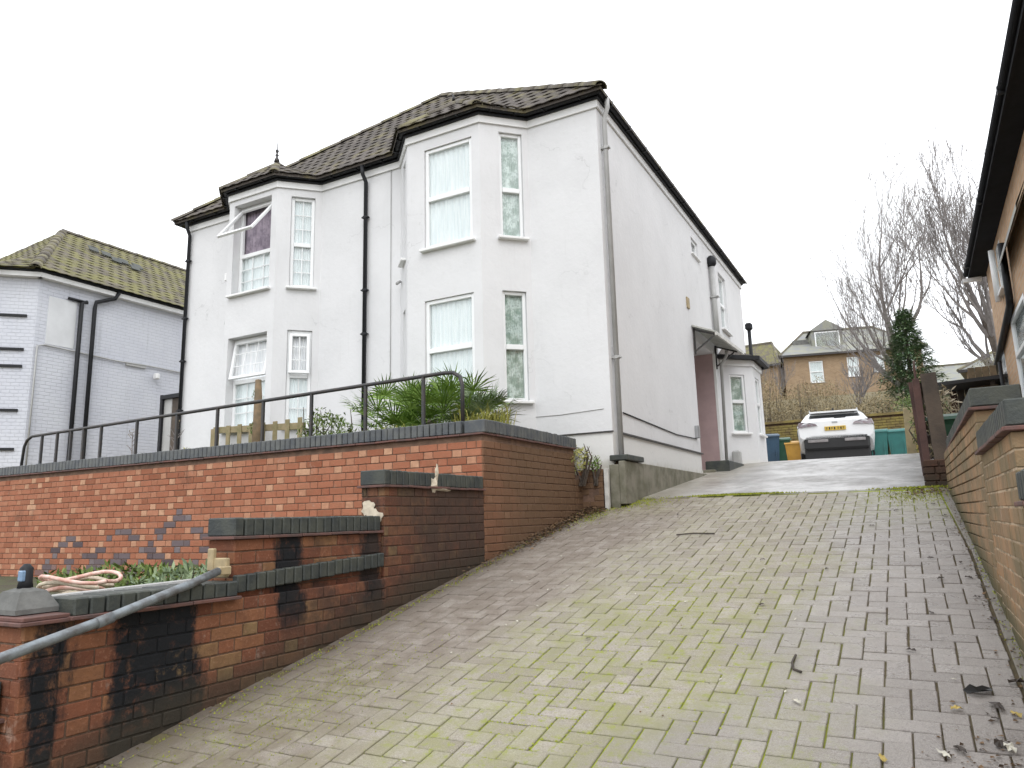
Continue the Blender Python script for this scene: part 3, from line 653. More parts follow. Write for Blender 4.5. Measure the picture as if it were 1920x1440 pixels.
wb=MB()
for i in range(len(foot)):
    a=V(foot[i]); b_=V(foot[(i+1)%len(foot)]); d=b_-a; L=d.length; d.normalize(); n=V((d.y,-d.x))
    facade(wb,a,d,n,L,1.3,7.06,openings.get(i,[]),.1)
wb.v=[tuple(V(q)-HO) for q in wb.v]; wall=wb.build('wall',M['render'],hs_)
MB().add([V(p).to_3d()+V((0,0,7.05))-HO for p in foot],[tuple(range(len(foot)))]).build('ceiling',M['dark'],hs_)
def fw(i,k): # frame data of opening
    a=V(foot[i]); b_=V(foot[(i+1)%len(foot)]); d=(b_-a).normalized(); return a,d,V((d.y,-d.x)),openings[i][k]
def addwin(i,k,**kw):
    o,u,n,op=fw(i,k); return window(hs_,o,u,n,op[0]+.002,op[1]-.002,op[2]+.002,op[3]-.002,off=HO,**kw)
addwin(2,0,rec=.17,mid=6.02,curt='net',curt2='purple',bars=(3,3),upper=R(38)); addwin(2,1,rec=.17,mid=3.86,curt='net',bars=(3,3),upper=R(9))
addwin(3,0,rec=.08,mid=6.05,curt='net',bars=(2,3)); addwin(3,1,rec=.07,mid=3.86,curt='net',bars=(2,3),upper=R(6))
addwin(5,0,rec=.08,mid=6.05,curt='net'); addwin(5,1,rec=.08,mid=3.83,curt='net')
addwin(6,0,rec=.055,mid=6.06,curt='net'); addwin(6,1,rec=.055,mid=3.84,curt='net')
addwin(7,0,rec=.07,mid=6.05,curt='lace',fw_=.045); addwin(7,1,rec=.07,mid=3.81,curt='lace',fw_=.045)
addwin(9,1,rec=.06,curt='dark',sill=.02); addwin(9,2,rec=.08,mid=6.05,curt='net')  # small window: dark sheet stands in for the unlit room, not cloth
# offset polyline helpers
def offs(pts,d,closed=True):
    out=[]; n=len(pts)
    for i in range(n):
        p=V(pts[i]); a=(p-V(pts[i-1])).normalized(); b_=(V(pts[(i+1)%n])-p).normalized()
        na=V((a.y,-a.x)); nb=V((b_.y,-b_.x)); m_=(na+nb); k=d*2/m_.length_squared if m_.length>1e-6 else 0; out.append(p+m_*k)
    return out
def band(name,mat,d0,d1,z0,z1,parent,off,idx=None):
    a=offs(foot,d0); c=offs(foot,d1); n=len(foot); b=MB()
    for i in range(n):
        j=(i+1)%n
        if idx and i not in idx: continue
        vs=[(a[i].x,a[i].y,z0),(a[j].x,a[j].y,z0),(c[j].x,c[j].y,z0),(c[i].x,c[i].y,z0)]; vs+=[(x,y,z1) for x,y,_ in vs]
        b.add([V(q)-off for q in vs],[(0,1,2,3),(7,6,5,4),(3,2,6,7),(1,0,4,5),(0,3,7,4),(2,1,5,6)])
    return b.build(name,mat,parent)
band('fascia',M['white'],.004,.03,6.995,7.10,hs_,HO)
band('soffit',M['black'],-.02,.06,7.10,7.13,hs_,HO)
# gutter: half round swept along the eaves
gp=offs(foot,.085)
def gutter(pts,z,r,name,parent,off,brk=True):
    b=MB(); K=6; n=len(pts); rings=[]
    for i in range(n):
        p=V(pts[i]); 
        a=(p-V(pts[i-1])).normalized() if i else (V(pts[1])-p).normalized(); c=(V(pts[i+1])-p).normalized() if i<n-1 else a
        m_=V((a.y,-a.x))+V((c.y,-c.x)); k=2/m_.length_squared
        rings.append([V((p.x,p.y,z))+V((m_.x*k,m_.y*k,0))*(math.cos(PI*t/K)*r)-V((0,0,math.sin(PI*t/K)*r*1.1)) for t in range(K+1)])
    vs=[v-off for g in rings for v in g]; m1=K+1
    b.add(vs,[(i*m1+k,i*m1+k+1,(i+1)*m1+k+1,(i+1)*m1+k) for i in range(n-1) for k in range(K)])
    b.add([v+V((0,0,.002)) for v in vs],[((i+1)*m1+k,(i+1)*m1+k+1,i*m1+k+1,i*m1+k) for i in range(n-1) for k in range(K)])
    b.add([vs[k] for k in range(m1)],[tuple(range(m1))]); b.add([vs[(n-1)*m1+k] for k in range(m1)],[tuple(range(m1))[::-1]])
    g=b.build(name,M['black'],parent,True)
    return g
gl=[gp[i] for i in range(0,11)]; gl[0]=V((-11.62,gl[0].y)); gut=gutter(gl,7.195,.05,'gutter',hs_,HO)
for i in range(10):
    a,c=V(gp[i]),V(gp[i+1]); L=(c-a).length; k=max(1,int(L/.75))
    for q in range(k+1):
        p=a.lerp(c,(q+.5)/(k+1)) ; d=(c-a).normalized(); MB().box(V((p.x,p.y,7.165))-HO,(.115,.025,.07),Matrix(((d.y,d.x,0),(-d.x,d.y,0),(0,0,1)))).build('gutter_bracket',M['black'],gut)
# ---- tiles on any plane
def clip_mesh(b,planes):
    bm=bmesh.new(); vs=[bm.verts.new(v) for v in b.v]
    for f in b.f: bm.faces.new([vs[i] for i in f])
    for co_,no in planes:
        bmesh.ops.bisect_plane(bm,geom=bm.verts[:]+bm.edges[:]+bm.faces[:],plane_co=co_,plane_no=no,clear_outer=True)
    r=[v.co.copy() for v in bm.verts]; bm.verts.index_update(); f=[tuple(v.index for v in q.verts) for q in bm.faces]; bm.free(); return r,f
def tile_profile(w_,l,th=.010,amp=.011):
    vs=[];K=6
    for (y,lift) in((0,.011),(l,0)):
        for k in range(K+1):
            x=w_*k/K; h=amp*max(0,math.sin(PI*(k/K)))**1.0 if k<=K else 0
            h=amp*(.5-.5*math.cos(2*PI*k/K)); vs.append((x,y,lift+h+th))
        for k in range(K+1):
            h=amp*(.5-.5*math.cos(2*PI*k/K)); vs.append((w_*k/K,y,lift+h))
    n=K+1; f=[]
    for k in range(K):
        f.append((k,k+1,2*n+k+1,2*n+k)); f.append((n+k,k+n+1,k+1,k))
    f.append((0,2*n,3*n,n)[::-1]); f.append((n-1,3*n-1,4*n-1,2*n-1))
    return vs,f
def tile_plane(poly,eave_a,eave_b,tw,tl,sink=0):
    """returns list of (matrix, verts, faces, centre, clipped)"""
    poly=[V(p) for p in poly]; a,b_=V(eave_a),V(eave_b); u=(b_-a).normalized()
    nrm=None
    cen=sum(poly,V())/len(poly); up_=(cen-a)-u*(cen-a).dot(u); v=up_.normalized(); nrm=u.cross(v)
    if nrm.z<0: nrm=-nrm
    uv=[((p-a).dot(u),(p-a).dot(v)) for p in poly]
    planes=[]
    for i in range(len(poly)):
        p,q=poly[i],poly[(i+1)%len(poly)]; e=(q-p); no=e.cross(nrm).normalized()
        if no.dot(cen-p)>0: no=-no
        if abs(uv[i][1])<.02 and abs(uv[(i+1)%len(poly)][1])<.02: continue
        planes.append((p,no))
    out=[]; vs0,f0=tile_profile(tw+.012,tl+.05)
    v0,v1=min(q[1] for q in uv),max(q[1] for q in uv); u_0,u_1=min(q[0] for q in uv),max(q[0] for q in uv)
    r=0; vv=v0-.03
    while vv<v1:
        uu=u_0-tw*(.5 if r%2 else 0)
        while uu<u_1:
            jx=random.gauss(0,.003); ang=random.gauss(0,.006); ca,sa=math.cos(ang),math.sin(ang)
            pts=[a+u*(uu+jx+x*ca-y*sa)+v*(vv+y*ca+x*sa)+nrm*(z+.0) for x,y,z in vs0]
            out_,clipd=None,False
            d=[max((p-co_).dot(no) for co_,no in planes) for p in pts] if planes else [-1]
            if all(x>0 for x in d): uu+=tw; continue
            mb=MB().add(pts,f0)
            if any(x>0 for x in d):
                rv,rf=clip_mesh(mb,planes)
                if len(rf)<3: uu+=tw; continue
                out.append((rv,rf,random.random()))
            else: out.append((pts,f0,random.random()))
            uu+=tw
        vv+=tl; r+=1
    return out
def lay_tiles(tl,parent,off,mat,lim=300):
    tl.sort(key=lambda t:(V(t[0][0])-EYE).length)
    for vs,fs,tn in tl[:lim]:
        c=sum((V(v) for v in vs),V())/len(vs); me=bpy.data.meshes.new('roof_tile'); me.from_pydata([tuple(V(v)-c) for v in vs],[],fs); me.materials.append(mat)
        o=bpy.data.objects.new('roof_tile',me); o.location=c-off; o.color=(tn,0,0,1); lk(o,parent)
    if len(tl)>lim:
        b=MB()
        for vs,fs,tn in tl[lim:]: b.add([V(v)-off for v in vs],fs,(tn,0))
        b.build('roof_tile',mat,parent,stuff=True,attr=True)
def ridge_run(b_list,a,c,r=.10,ln=.42):
    a,c=V(a),V(c); L=(c-a).length; n=max(1,int(L/ln)); d=(c-a)/n
    for i in range(n): b_list.append((a+d*i,a+d*(i+1)*1.0,r))
def build_ridges(lst,parent,off,mat):
    for a,c,r in lst:
        d=(c-a).normalized(); x=d.cross(V((0,0,1))).normalized(); z=x.cross(d); K=6; b=MB(); vs=[]
        for p,rr in((a-d*.02,r*1.08),(c,r*.96)):
            for k in range(K+1):
                t=PI*k/K; vs.append(p+x*math.cos(t)*rr+z*(math.sin(t)*rr*.8-.02))
            for k in range(K+1):
                t=PI*k/K; vs.append(p+x*math.cos(t)*(rr-.015)+z*(math.sin(t)*(rr-.015)*.8-.02))
        n=K+1; f=[(k,k+1,2*n+k+1,2*n+k) for k in range(K)]+[(k+n,k+n+1,k+1,k) for k in range(K)]+[(2*n+k,2*n+k+1,3*n+k+1,3*n+k) for k in range(K)]
        o=(a+c)/2; b.add([v-o for v in vs],f); q=b.build('ridge_tile',mat,parent,True); q.location=o-off+V((0,0,random.gauss(0,.004))); q.color=(random.random(),0,0,1)
ZE=7.19; PR=V((-3.06,8.38,ZE)); PL=V((-11.62,8.38,ZE)); AP=V((-7.3,11.0,9.8)); RB_=V((-7.3,18.25,9.8)); BR=V((-3.06,18.25,ZE)); BL=V((-11.64,18.25,ZE))
sb_=MB(); sb_.add([p-HO for p in (PL,PR,AP,RB_,BR,BL)],[(0,1,2),(1,4,3,2),(0,2,3,5),(4,5,3)])
for p,q in((PL,PR),(PR,BR),(PL,BL)):
    n_=V((0,0,.05)); sb_.add([p-HO,q-HO,q-HO-n_,p-HO-n_],[(0,1,2,3)])
roof=sb_.build('roof',M['tile'],hs_); roof.color=(.3,0,0,1)
tl=tile_plane([PL,PR,AP],PL,PR,.215,.235)
rg=[]; ridge_run(rg,PR,AP,.10); ridge_run(rg,PL,AP,.10); ridge_run(rg,AP,RB_,.10)
go=offs(foot,.15)
def bay_roof(fi,apx):
    J1,F1,F2,J2=[V((go[k].x,go[k].y,ZE)) for k in (fi-1,fi,fi+1,fi+2)]
    A_=V(apx); E=V((A_.x,8.28+(A_.z-ZE)/(2.61/2.72),A_.z))
    # where the eave line of the bay meets the main slope
    u1=V((J1.x-.0,8.30,ZE)); u2=V((J2.x,8.30,ZE))
    up1=V((u1.x-.02,8.35,ZE+.06)); up2=V((u2.x+.02,8.35,ZE+.06))
    s=MB(); P=[J1,F1,F2,J2,A_,E]
    s.add([p-HO for p in P],[(1,2,4),(2,3,4),(3,5,4),(0,1,4),(5,0,4)]); s.add([p-HO for p in (J1,F1,F2,J2)],[(3,2,1,0)])
    for p,q in((J1,F1),(F1,F2),(F2,J2)): s.add([p-HO,q-HO,q-HO-V((0,0,.05)),p-HO-V((0,0,.05))],[(0,1,2,3)])
    o=s.build('bay_roof',M['tile'],hs_); o.color=(.3,0,0,1)
    t=[]
    for poly,ea,eb in(([F1,F2,A_],F1,F2),([F2,J2,A_],F2,J2),([J1,F1,A_],J1,F1)): t+=tile_plane(poly,ea,eb,.215,.22)
    t+=tile_plane([J2,E,A_],J2,J2+(E-A_),.25,.26) if False else []
    ridge_run(rg,F1,A_,.085,.36); ridge_run(rg,F2,A_,.085,.36); ridge_run(rg,A_,E,.09,.3)
    return t
tl+=bay_roof(2,(-9.15,8.52,7.74)); tl+=bay_roof(6,(-5.37,8.52,7.74))
lay_tiles(tl,roof,HO,M['tile'],lim=300); build_ridges(rg,roof,HO,M['ridge'])
# finials
b=MB(); b.tube([(0,0,0),(0,0,.05),(0,0,.10),(0,0,.13),(0,0,.16),(0,0,.20),(0,0,.22),(0,0,.24),(0,0,.42)],[.05,.04,.015,.035,.012,.03,.03,.010,.003],10); f=b.build('finial',M['iron'],roof,True); f.location=V((-9.15,8.52,7.80))-HO
b=MB(); b.tube([(0,0,0),(0,0,.06),(-.03,0,.12)],[.03,.015,.012],8); f=b.build('finial',M['iron'],roof,True); f.location=V((-5.45,8.5,7.8))-HO; f['label']='broken stub of finial'
# pipes
def pipe(parent,pts,r,mat,name='drainpipe',off=HO,clips=(),n=10,label=None):
    o=MB().tube([V(p)-off for p in pts],r,n).build(name,mat,parent,True)
    if label: o['label']=label
    if clips:
        b=MB()
        for z in clips:
            p=None
            for i in range(len(pts)-1):
                a,c=V(pts[i]),V(pts[i+1])
                if (a.z-z)*(c.z-z)<=0 and abs(a.z-c.z)>1e-3: p=a.lerp(c,(a.z-z)/(a.z-c.z))
            if p: b.tube([p+V((0,0,-.02))-off,p+V((0,0,.02))-off],r*1.35,n); b.box(p-off,(r*3.6,r*2.0,.02))
        b.build('pipe_clip',mat,o)
    return o
pipe(hs_,[(-7.13,8.40,7.14),(-7.13,8.42,7.0),(-7.13,8.50,6.9),(-7.13,8.50,2.4)],.032,M['black'],clips=(6.3,5.1,4.4,3.3),label='black drainpipe between the bays')
pipe(hs_,[(-11.3,8.41,7.14),(-11.3,8.43,7.0),(-11.32,8.5,6.9),(-11.32,8.5,2.4)],.032,M['black'],clips=(6.4,5.3,4.5,3.6))
pipe(hs_,[(-3.08,8.66,7.16),(-3.08,8.66,7.02),(-3.14,8.68,6.88),(-3.145,8.68,2.25)],.034,M['greypipe'],clips=(6.45,3.55,),label='white corner drainpipe')
pipe(hs_,[(-6.66,8.54,7.0),(-6.66,8.54,2.4)],.006,M['greypipe'],name='cable',n=5)
pipe(hs_,[(-3.13,14.62,4.9),(-3.13,14.62,6.55)],.055,M['greypipe'],name='soil_pipe',clips=(5.9,))
MB().tube([V((-3.13,14.62,6.55))-HO,V((-3.13,14.62,6.60))-HO,V((-3.13,14.62,6.72))-HO,V((-3.13,14.62,6.78))-HO],[.06,.10,.10,.05],10).build('vent_cowl',M['black'],hs_,True)
pipe(hs_,[(-3.1,18.12,6.0),(-3.1,18.12,4.6)],.045,M['black'],name='flue',n=10)
MB().box(V((-3.1,18.12,6.05))-HO,(.17,.17,.18),bev=.04).build('flue_hood',M['black'],hs_)
MB().box(V((-3.19,12.70,5.30))-HO,(.03,.16,.2),bev=.005).build('air_brick',M['ochre'],hs_)
MB().box(V((-3.17,12.62,2.95))-HO,(.08,.09,.22),bev=.01).build('meter_box',M['silver'],hs_)
pipe(hs_,[(-3.19,8.95,2.87),(-3.19,10,2.84),(-3.19,11.4,2.80),(-3.185,12.6,2.83)],.009,M['black'],name='cable',n=5)
b=MB(); b.box(V((-3.185,10.9,2.592))-HO,(.03,4.1,.022)); b.box(V((-3.72,8.54,2.592))-HO,(1.07,.022,.016)); b.build('drip_bead',M['iron'],hs_)
b=MB(); b.tube([V((-4.3,8.545,2.865))-HO,V((-3.9,8.545,2.86))-HO,V((-3.3,8.545,2.885))-HO],.005,5); b.build('cable',M['greypipe'],hs_)
# overflow pipe stub on the bay and small vents
MB().tube([V((-6.42,8.46,5.10))-HO,V((-6.37,8.32,5.02))-HO],.022,8).build('overflow_pipe',M['greypipe'],hs_,True)
MB().tube([V((-9.99,8.30,5.05))-HO,V((-9.95,8.26,4.93))-HO],.02,8).build('overflow_pipe',M['greypipe'],hs_,True)
MB().box(V((-9.93,8.22,5.75))-HO,(.06,.05,.14),bev=.01).build('alarm_box',M['white'],hs_)
# porch recess, door, canopy, steps
b=MB()
y0,y1=12.9,14.5
for nm,mat,c,d in(('porch_reveal','pinkdoor',(-3.66,14.488,3.5),(.88,.02,2.4)),('door','dirtywhite',(-4.07,13.7,3.45),(.05,1.5,2.3)),('porch_jamb','white',(-3.20,14.49,3.5),(.05,.045,2.4))):
    MB().box(V(c)-HO,d,bev=.004).build(nm,M[mat],hs_)
st=MB(); st.box(V((-3.45,13.7,2.26))-HO,(.9,1.5,.1),bev=.01); st.build('door_step',M['panel'],hs_)
st=MB(); st.box(V((-2.98,13.75,2.36))-HO,(.42,1.3,.22),bev=.015); st.build('door_step',M['blue2'],hs_)
cn=thing('door_canopy','cloudy flat canopy on brackets over the side door of the white house','canopy',(-3.2,13.8,4.8)); O=V((-3.2,13.8,4.8))
b=MB(); b.add([V(q)-O for q in((-3.19,12.85,4.90),(-2.78,12.9,4.74),(-2.70,14.9,4.74),(-3.19,14.9,4.90),(-3.19,12.85,4.93),(-2.78,12.9,4.77),(-2.70,14.9,4.77),(-3.19,14.9,4.93))],[(0,3,2,1),(4,5,6,7),(0,1,5,4),(1,2,6,5),(2,3,7,6)]); b.build('canopy_sheet',M['poly'],cn)
b=MB(); b.bar(V((-2.78,12.9,4.72))-O,V((-2.70,14.9,4.72))-O,.04,.06); b.build('canopy_edge',M['dirtywhite'],cn)
for y in(12.95,14.6):
    b=MB(); b.bar(V((-3.18,y,4.86))-O,V((-2.76,y,4.70))-O,.03,.03); b.bar(V((-3.18,y,4.45))-O,V((-2.82,y,4.70))-O,.025,.025); b.bar(V((-3.18,y,4.40))-O,V((-3.18,y,4.88))-O,.03,.03); b.build('bracket',M['iron'],cn)
b=MB(); b.tube([V((-2.92,14.35,4.70))-O,V((-2.92,14.35,4.6))-O,V((-3.06,14.45,4.45))-O,V((-3.10,14.45,2.5))-O],.03,8); b.build('drainpipe',M['greypipe'],cn,True)
# canted side bay (single storey) near the back
bf=[(-3.2,14.95),(-2.66,15.49),(-2.66,16.45),(-3.2,16.99)]
wb=MB(); bops={0:[(.20,.56,3.15,4.36,.07)],1:[(.25,.72,3.15,4.36,.07)]}
for i in range(3):
    a=V(bf[i]); c=V(bf[i+1]); d=c-a; L=d.length; d.normalize(); facade(wb,a,d,V((d.y,-d.x)),L,2.3,4.68,bops.get(i,[]),.07)
wb.v=[tuple(V(q)-HO) for q in wb.v]; wb.build('side_bay_wall',M['render'],hs_)
for i in(0,1):
    a=V(bf[i]); d=(V(bf[i+1])-a).normalized(); op=bops[i][0]; window(hs_,a,d,V((d.y,-d.x)),op[0]+.002,op[1]-.002,op[2]+.002,op[3]-.002,rec=.05,mid=3.8,curt='net' if i else 'lace',off=HO,fw_=.045)
e=[(-3.2,14.80),(-2.52,15.43),(-2.52,16.52),(-3.2,17.15)]; s=MB(); P=[V((x,y,4.72)) for x,y in e]+[V((-3.19,15.4,5.02)),V((-3.19,16.6,5.02))]
s.add([p-HO for p in P],[(0,1,4),(1,2,5,4),(2,3,5),(3,2,1,0)]); s.build('side_bay_roof',M['tile'],hs_).color=(.4,0,0,1)
gb=MB()
for i in range(3):
    a,c=V((*e[i],4.70)),V((*e[i+1],4.70)); gb.bar(a-HO,c-HO,.09,.075,ext=.02)
gb.build('gutter',M['black'],hs_)
wf=MB()
for i in range(3):
    a,c=V((*bf[i],4.60)),V((*bf[i+1],4.60)); n_=V(((c-a).y,-(c-a).x,0)).normalized()*.02; wf.bar(a-HO+n_,c-HO+n_,.03,.12,ext=.01)
wf.build('fascia',M['white'],hs_)
MB().box(V((-3.0,14.95,2.62))-HO,(.16,.2,.3),bev=.03).build('boot_box',M['greypipe'],hs_)
# concrete panel skirt along the base of the side wall
pf=thing('concrete_panels','row of weathered concrete gravel boards along the foot of the white house side wall','panel wall',(-3.0,10,1.8)); O=V((-3.0,10,1.8))
MB().box(V((-3.16,8.45,1.86))-O,(.12,.05,.62),bev=.006).build('panel',M['panel'],pf)
ys_=[8.42,9.12,9.7,10.6,11.5,12.4,13.0]
for a,c in zip(ys_,ys_[1:]):
    b=MB().box(V((-3.06,(a+c)/2,1.95))-O,(.08,c-a-.012,.52+.0),bev=.008); b.build('panel',M['panel'],pf)
b=MB().box(V((-3.11,8.78,2.255))-O,(.24,.62,.07),bev=.01); b.build('cap_slab',M['blue2'],pf); MB().box(V((-3.13,8.8,2.2))-O,(.16,.4,.06)).build('brick',M['brickstep'],pf)
b=MB().box((-3.235,8.36,1.86),(.055,.055,.52),bev=.006); tag(b.build('fence_post',M['dirtywhite']),'short off-white post at the corner between brick wall and concrete panels','post')
# ------------------------------------------------ railing on the retaining wall
rl=thing('railing','black iron railing with rounded ends on top of the long brick wall','railing',(-7.5,6.1,2.5)); O=V((-7.5,6.1,2.5)); RY=6.09
z1=lambda x:2.94+(x+11.45)*.012
pts=[(-11.62,RY,2.45),(-11.58,RY,2.80),(-11.52,RY,2.89),(-11.40,RY,2.94)]+[(x,RY,z1(x)) for x in(-10,-8,-6,-4.5,-4.05)]+[(-3.95,RY,3.02),(-3.87,RY,2.97),(-3.845,RY,2.88),(-3.845,RY,2.45)]
MB().tube([V(p)-O for p in pts],.021,10).build('rail',M['iron'],rl,True)
for x in(-11.13,-10.75,-10.42,-10.12,-9.72,-8.95,-8.15,-7.40,-6.62,-5.86,-5.08,-4.32):
    MB().box(V((x,RY,(2.48+z1(x))/2))-O,(.034,.034,z1(x)-2.48),bev=.004).build('post',M['iron'],rl)
# ------------------------------------------------ neighbour house on the left
ln=thing('painted_house','blue-grey painted brick house with mossy roof left of the white house','house',(-19,12,2.4)); LO=V((-19,12,2.4))
lf=[(-23.8,8.3),(-18.3,8.3),(-17.8,7.75),(-16.35,7.75),(-15.8,8.3),(-15.8,18.5),(-23.8,18.5)]
wb=MB(); lops={2:[(.72,1.32,5.1,6.55,.09),(.72,1.32,2.9,4.4,.09)]}
for i in range(len(lf)):
    a=V(lf[i]); c=V(lf[(i+1)%len(lf)]); d=c-a; L=d.length; d.normalize(); facade(wb,a,d,V((d.y,-d.x)),L,1.9,6.84,lops.get(i,[]),.09)
wb.v=[tuple(V(q)-LO) for q in wb.v]; wb.build('wall',M['paintbrick'],ln)
a=V(lf[2]); d=V((1,0)); 
for op in lops[2]: window(ln,a,d,V((0,-1)),op[0]+.002,op[1]-.002,op[2]+.002,op[3]-.002,rec=.06,mid=op[2]+.72,curt='net',off=LO,sillmat='black')
b=MB(); ca=V((-16.35,7.75,0)); cu=(V((-15.8,8.3,0))-ca).normalized(); cn_=V((cu.y,-cu.x,0))
for z in(6.0,5.28,4.92,4.0,3.2):
    p=ca+cu*.36+cn_*.02; b.box(V((p.x,p.y,z))-LO,(.5,.05,.05),Matrix((cu,V((0,0,1)).cross(cu),V((0,0,1)))).transposed())
b.build('ledge',M['black'],ln)
def gband(pts,d0,d1,z0,z1,nm,mat,par,off):
    n=len(pts); b=MB()
    f_=foot
    for i in range(n-1):
        a,c=V(pts[i]),V(pts[i+1]); d=(c-a).normalized(); nn=V((d.y,-d.x)); m_=(a+c)/2+nn*(d0+d1)/2
        b.box(V((m_.x,m_.y,(z0+z1)/2))-off,((c-a).length+abs(d1)*.8,abs(d1-d0),z1-z0),Matrix(((d.x,-d.y,0),(d.y,d.x,0),(0,0,1))))
    return b.build(nm,mat,par)
gband(lf[:6],.0,.16,6.83,6.93,'fascia',M['white'],ln,LO); gband(lf[:6],.10,.20,6.945,7.0,'gutter',M['black'],ln,LO)
e0=V((-15.55,8.05,6.98)); e1=V((-15.55,18.7,6.98)); rA=V((-19.3,10.6,9.45)); rB=V((-19.3,18.7,9.45)); eL=V((-24.0,8.05,6.98)); eLb=V((-24.0,18.7,6.98))
s=MB(); s.add([p-LO for p in(e0,e1,rB,rA,eL,eLb)],[(0,1,2,3),(4,0,3),(5,4,3,2)]); 
bx=[V((-18.45,8.1,6.98)),V((-17.9,7.55,6.98)),V((-16.25,7.55,6.98)),V((-15.6,8.1,6.98)),V((-17.1,8.9,7.75))]
s.add([p-LO for p in bx],[(0,1,4),(1,2,4),(2,3,4),(3,2,1,0)])
lr=s.build('roof',M['tile2'],ln); lr.color=(.4,0,0,1)
tl=tile_plane([e0,V((-15.55,14.6,6.98)),V((-19.3,14.6,9.45)),rA],e0,e1,.25,.25); tl+=tile_plane([eL,e0,rA],eL,e0,.25,.25); tl+=tile_plane([bx[1],bx[2],bx[4]],bx[1],bx[2],.3,.3)+tile_plane([bx[2],bx[3],bx[4]],bx[2],bx[3],.3,.3)
tl=[t for t in tl if V(t[0][0]).x>-21.5]
# slipped dark tiles
lay_tiles(tl,lr,LO,M['tile2'],lim=300)
rg=[]; ridge_run(rg,e0,rA,.11); ridge_run(rg,rA,rB,.11); ridge_run(rg,bx[2],bx[4],.1); rg=[r for r in rg if r[0].y<15]; build_ridges(rg,lr,LO,M['ridge'])
b=MB()
vv=(rA-e0); su=V((0,1,0)); sv=V((-3.75,0,2.47)).normalized(); sn=V((2.47,0,3.75)).normalized()
for k,(s1,s2) in enumerate([(2.7,3.1),(3.0,3.0),(3.35,2.75),(3.7,2.65),(3.1,2.65),(3.5,2.4)]):
    c=e0+su*s1+sv*s2+sn*.09; b.box(c-LO,(.24,.26,.02),Matrix((su,sv,sn)).transposed()@Matrix.Rotation(random.uniform(-.3,.3),3,'Z')@Matrix.Rotation(.15,3,'X'))
b.build('slipped_tile',M['blue2'],lr)
pipe(ln,[(-15.72,9.30,6.55),(-15.72,9.18,6.5),(-15.72,9.18,2.4)],.045,M['black'],off=LO); pipe(ln,[(-15.60,9.95,6.93),(-15.66,9.9,6.78),(-15.72,9.5,6.6),(-15.72,9.48,6.45),(-15.72,9.48,2.4)],.045,M['black'],off=LO)
pipe(ln,[(-15.75,8.9,6.55),(-15.75,9.25,6.55)],.03,M['black'],off=LO,name='waste_pipe')
pipe(ln,[(-15.76,8.35,2.6),(-15.76,8.35,5.38),(-15.76,8.5,5.42),(-15.76,10.1,5.36),(-15.76,11,5.38),(-15.76,13,5.33)],.018,M['greypipe'],name='cable',off=LO,n=5)
b=MB(); b.box(V((-15.78,10.6,5.33))-LO,(.05,.5,.05)); b.build('cable_box',M['greypipe'],ln)
MB().box(V((-15.70,11.1,5.15))-LO,(.14,.1,.14),bev=.02).build('wall_lamp',M['white'],ln)
MB().box(V((-15.795,8.82,5.98))-LO,(.014,.60,1.05),bev=.003).build('paint_patch',M['palepatch'],ln)
t=thing('satellite_dish','small grey satellite dish on the eaves of the painted house','dish',(-16.0,7.5,6.98))
vs=[];K=14
for r in(0,.12,.22,.27):
    for k in range(K): vs.append((r*math.cos(2*PI*k/K),-.15-r*r*-1.2,r*math.sin(2*PI*k/K)+.2))
o=MB().add(vs,[(q*K+k,q*K+(k+1)%K,(q+1)*K+(k+1)%K,(q+1)*K+k) for q in range(3) for k in range(K)]).build('dish',M['greypipe'],t,True); MB().tube([(0,.1,0),(0,-.1,.1),(0,-.1,.2)],.018,6).build('mount_arm',M['iron'],t); MB().tube([(0,-.12,0),(0,-.42,.12)],.01,6).build('receiver_arm',M['iron'],t)
t=thing('side_gate','grey boarded gate with black top rail between the two houses','gate',(-12.3,9.5,2.55))
for k in range(4): MB().box((-.70+.25*k,0,.78),(.235,.03,1.56),bev=.004).build('plank',M['wood'] if k%3 else M['greypipe'],t)
MB().box((-.35,-.03,1.60),(1.05,.09,.08)).build('top_rail',M['black'],t); MB().box((-.85,-.02,.80),(.07,.09,1.7)).build('gate_post',M['black'],t)
# ------------------------------------------------ building at the right edge
rb=thing('brick_house','tan brick house with wide black eaves at the right edge of the photo','house',(2,12,2.2)); RO=V((2,12,2.2))
rf=[(1.50,3.5),(1.62,15.4),(7.5,15.4),(7.5,3.5)]
wb=MB(); a=V(rf[1]); c=V(rf[0]); d=(c-a).normalized(); L=(c-a).length; ops=[(.25,.85,3.30,4.25,.08),(1.75,2.35,4.86,5.62,.08),(2.2,3.9,3.05,4.35,.08)]
facade(wb,a,d,V((d.y,-d.x)),L,1.2,5.75,ops,.08)
ra,rd=a,d
for i,j in((1,2),(0,3)):
    a2=V(rf[i]); c2=V(rf[j]); d2=(c2-a2).normalized(); facade(wb,a2,d2,V((0,1)) if i==1 else V((0,-1)),(c2-a2).length,1.2,5.75,[],.1)
wb.v=[tuple(V(q)-RO) for q in wb.v]; wb.build('wall',M['housebrick'],rb)
for op in ops: window(rb,ra,rd,V((rd.y,-rd.x)),op[0]+.002,op[1]-.002,op[2]+.002,op[3]-.002,rec=.03,mid=op[2]+(op[3]-op[2])*.55,curt='net',off=RO,fw_=.07)
b=MB(); b.add([V(q)-RO for q in((1.30,3.2,5.76),(1.37,15.68,5.76),(1.70,15.68,5.76),(1.62,3.2,5.76),(1.30,3.2,5.86),(1.37,15.68,5.86),(1.70,15.68,5.86),(1.62,3.2,5.86))],[(0,1,2,3),(0,4,5,1),(1,5,6,2),(3,7,4,0),(4,7,6,5)]); b.build('soffit',M['blackpaint'],rb)
gutter([V((1.33,15.7)),V((1.25,3.2))],5.86,.05,'gutter',rb,RO).data.materials[0]=M['blackpaint']
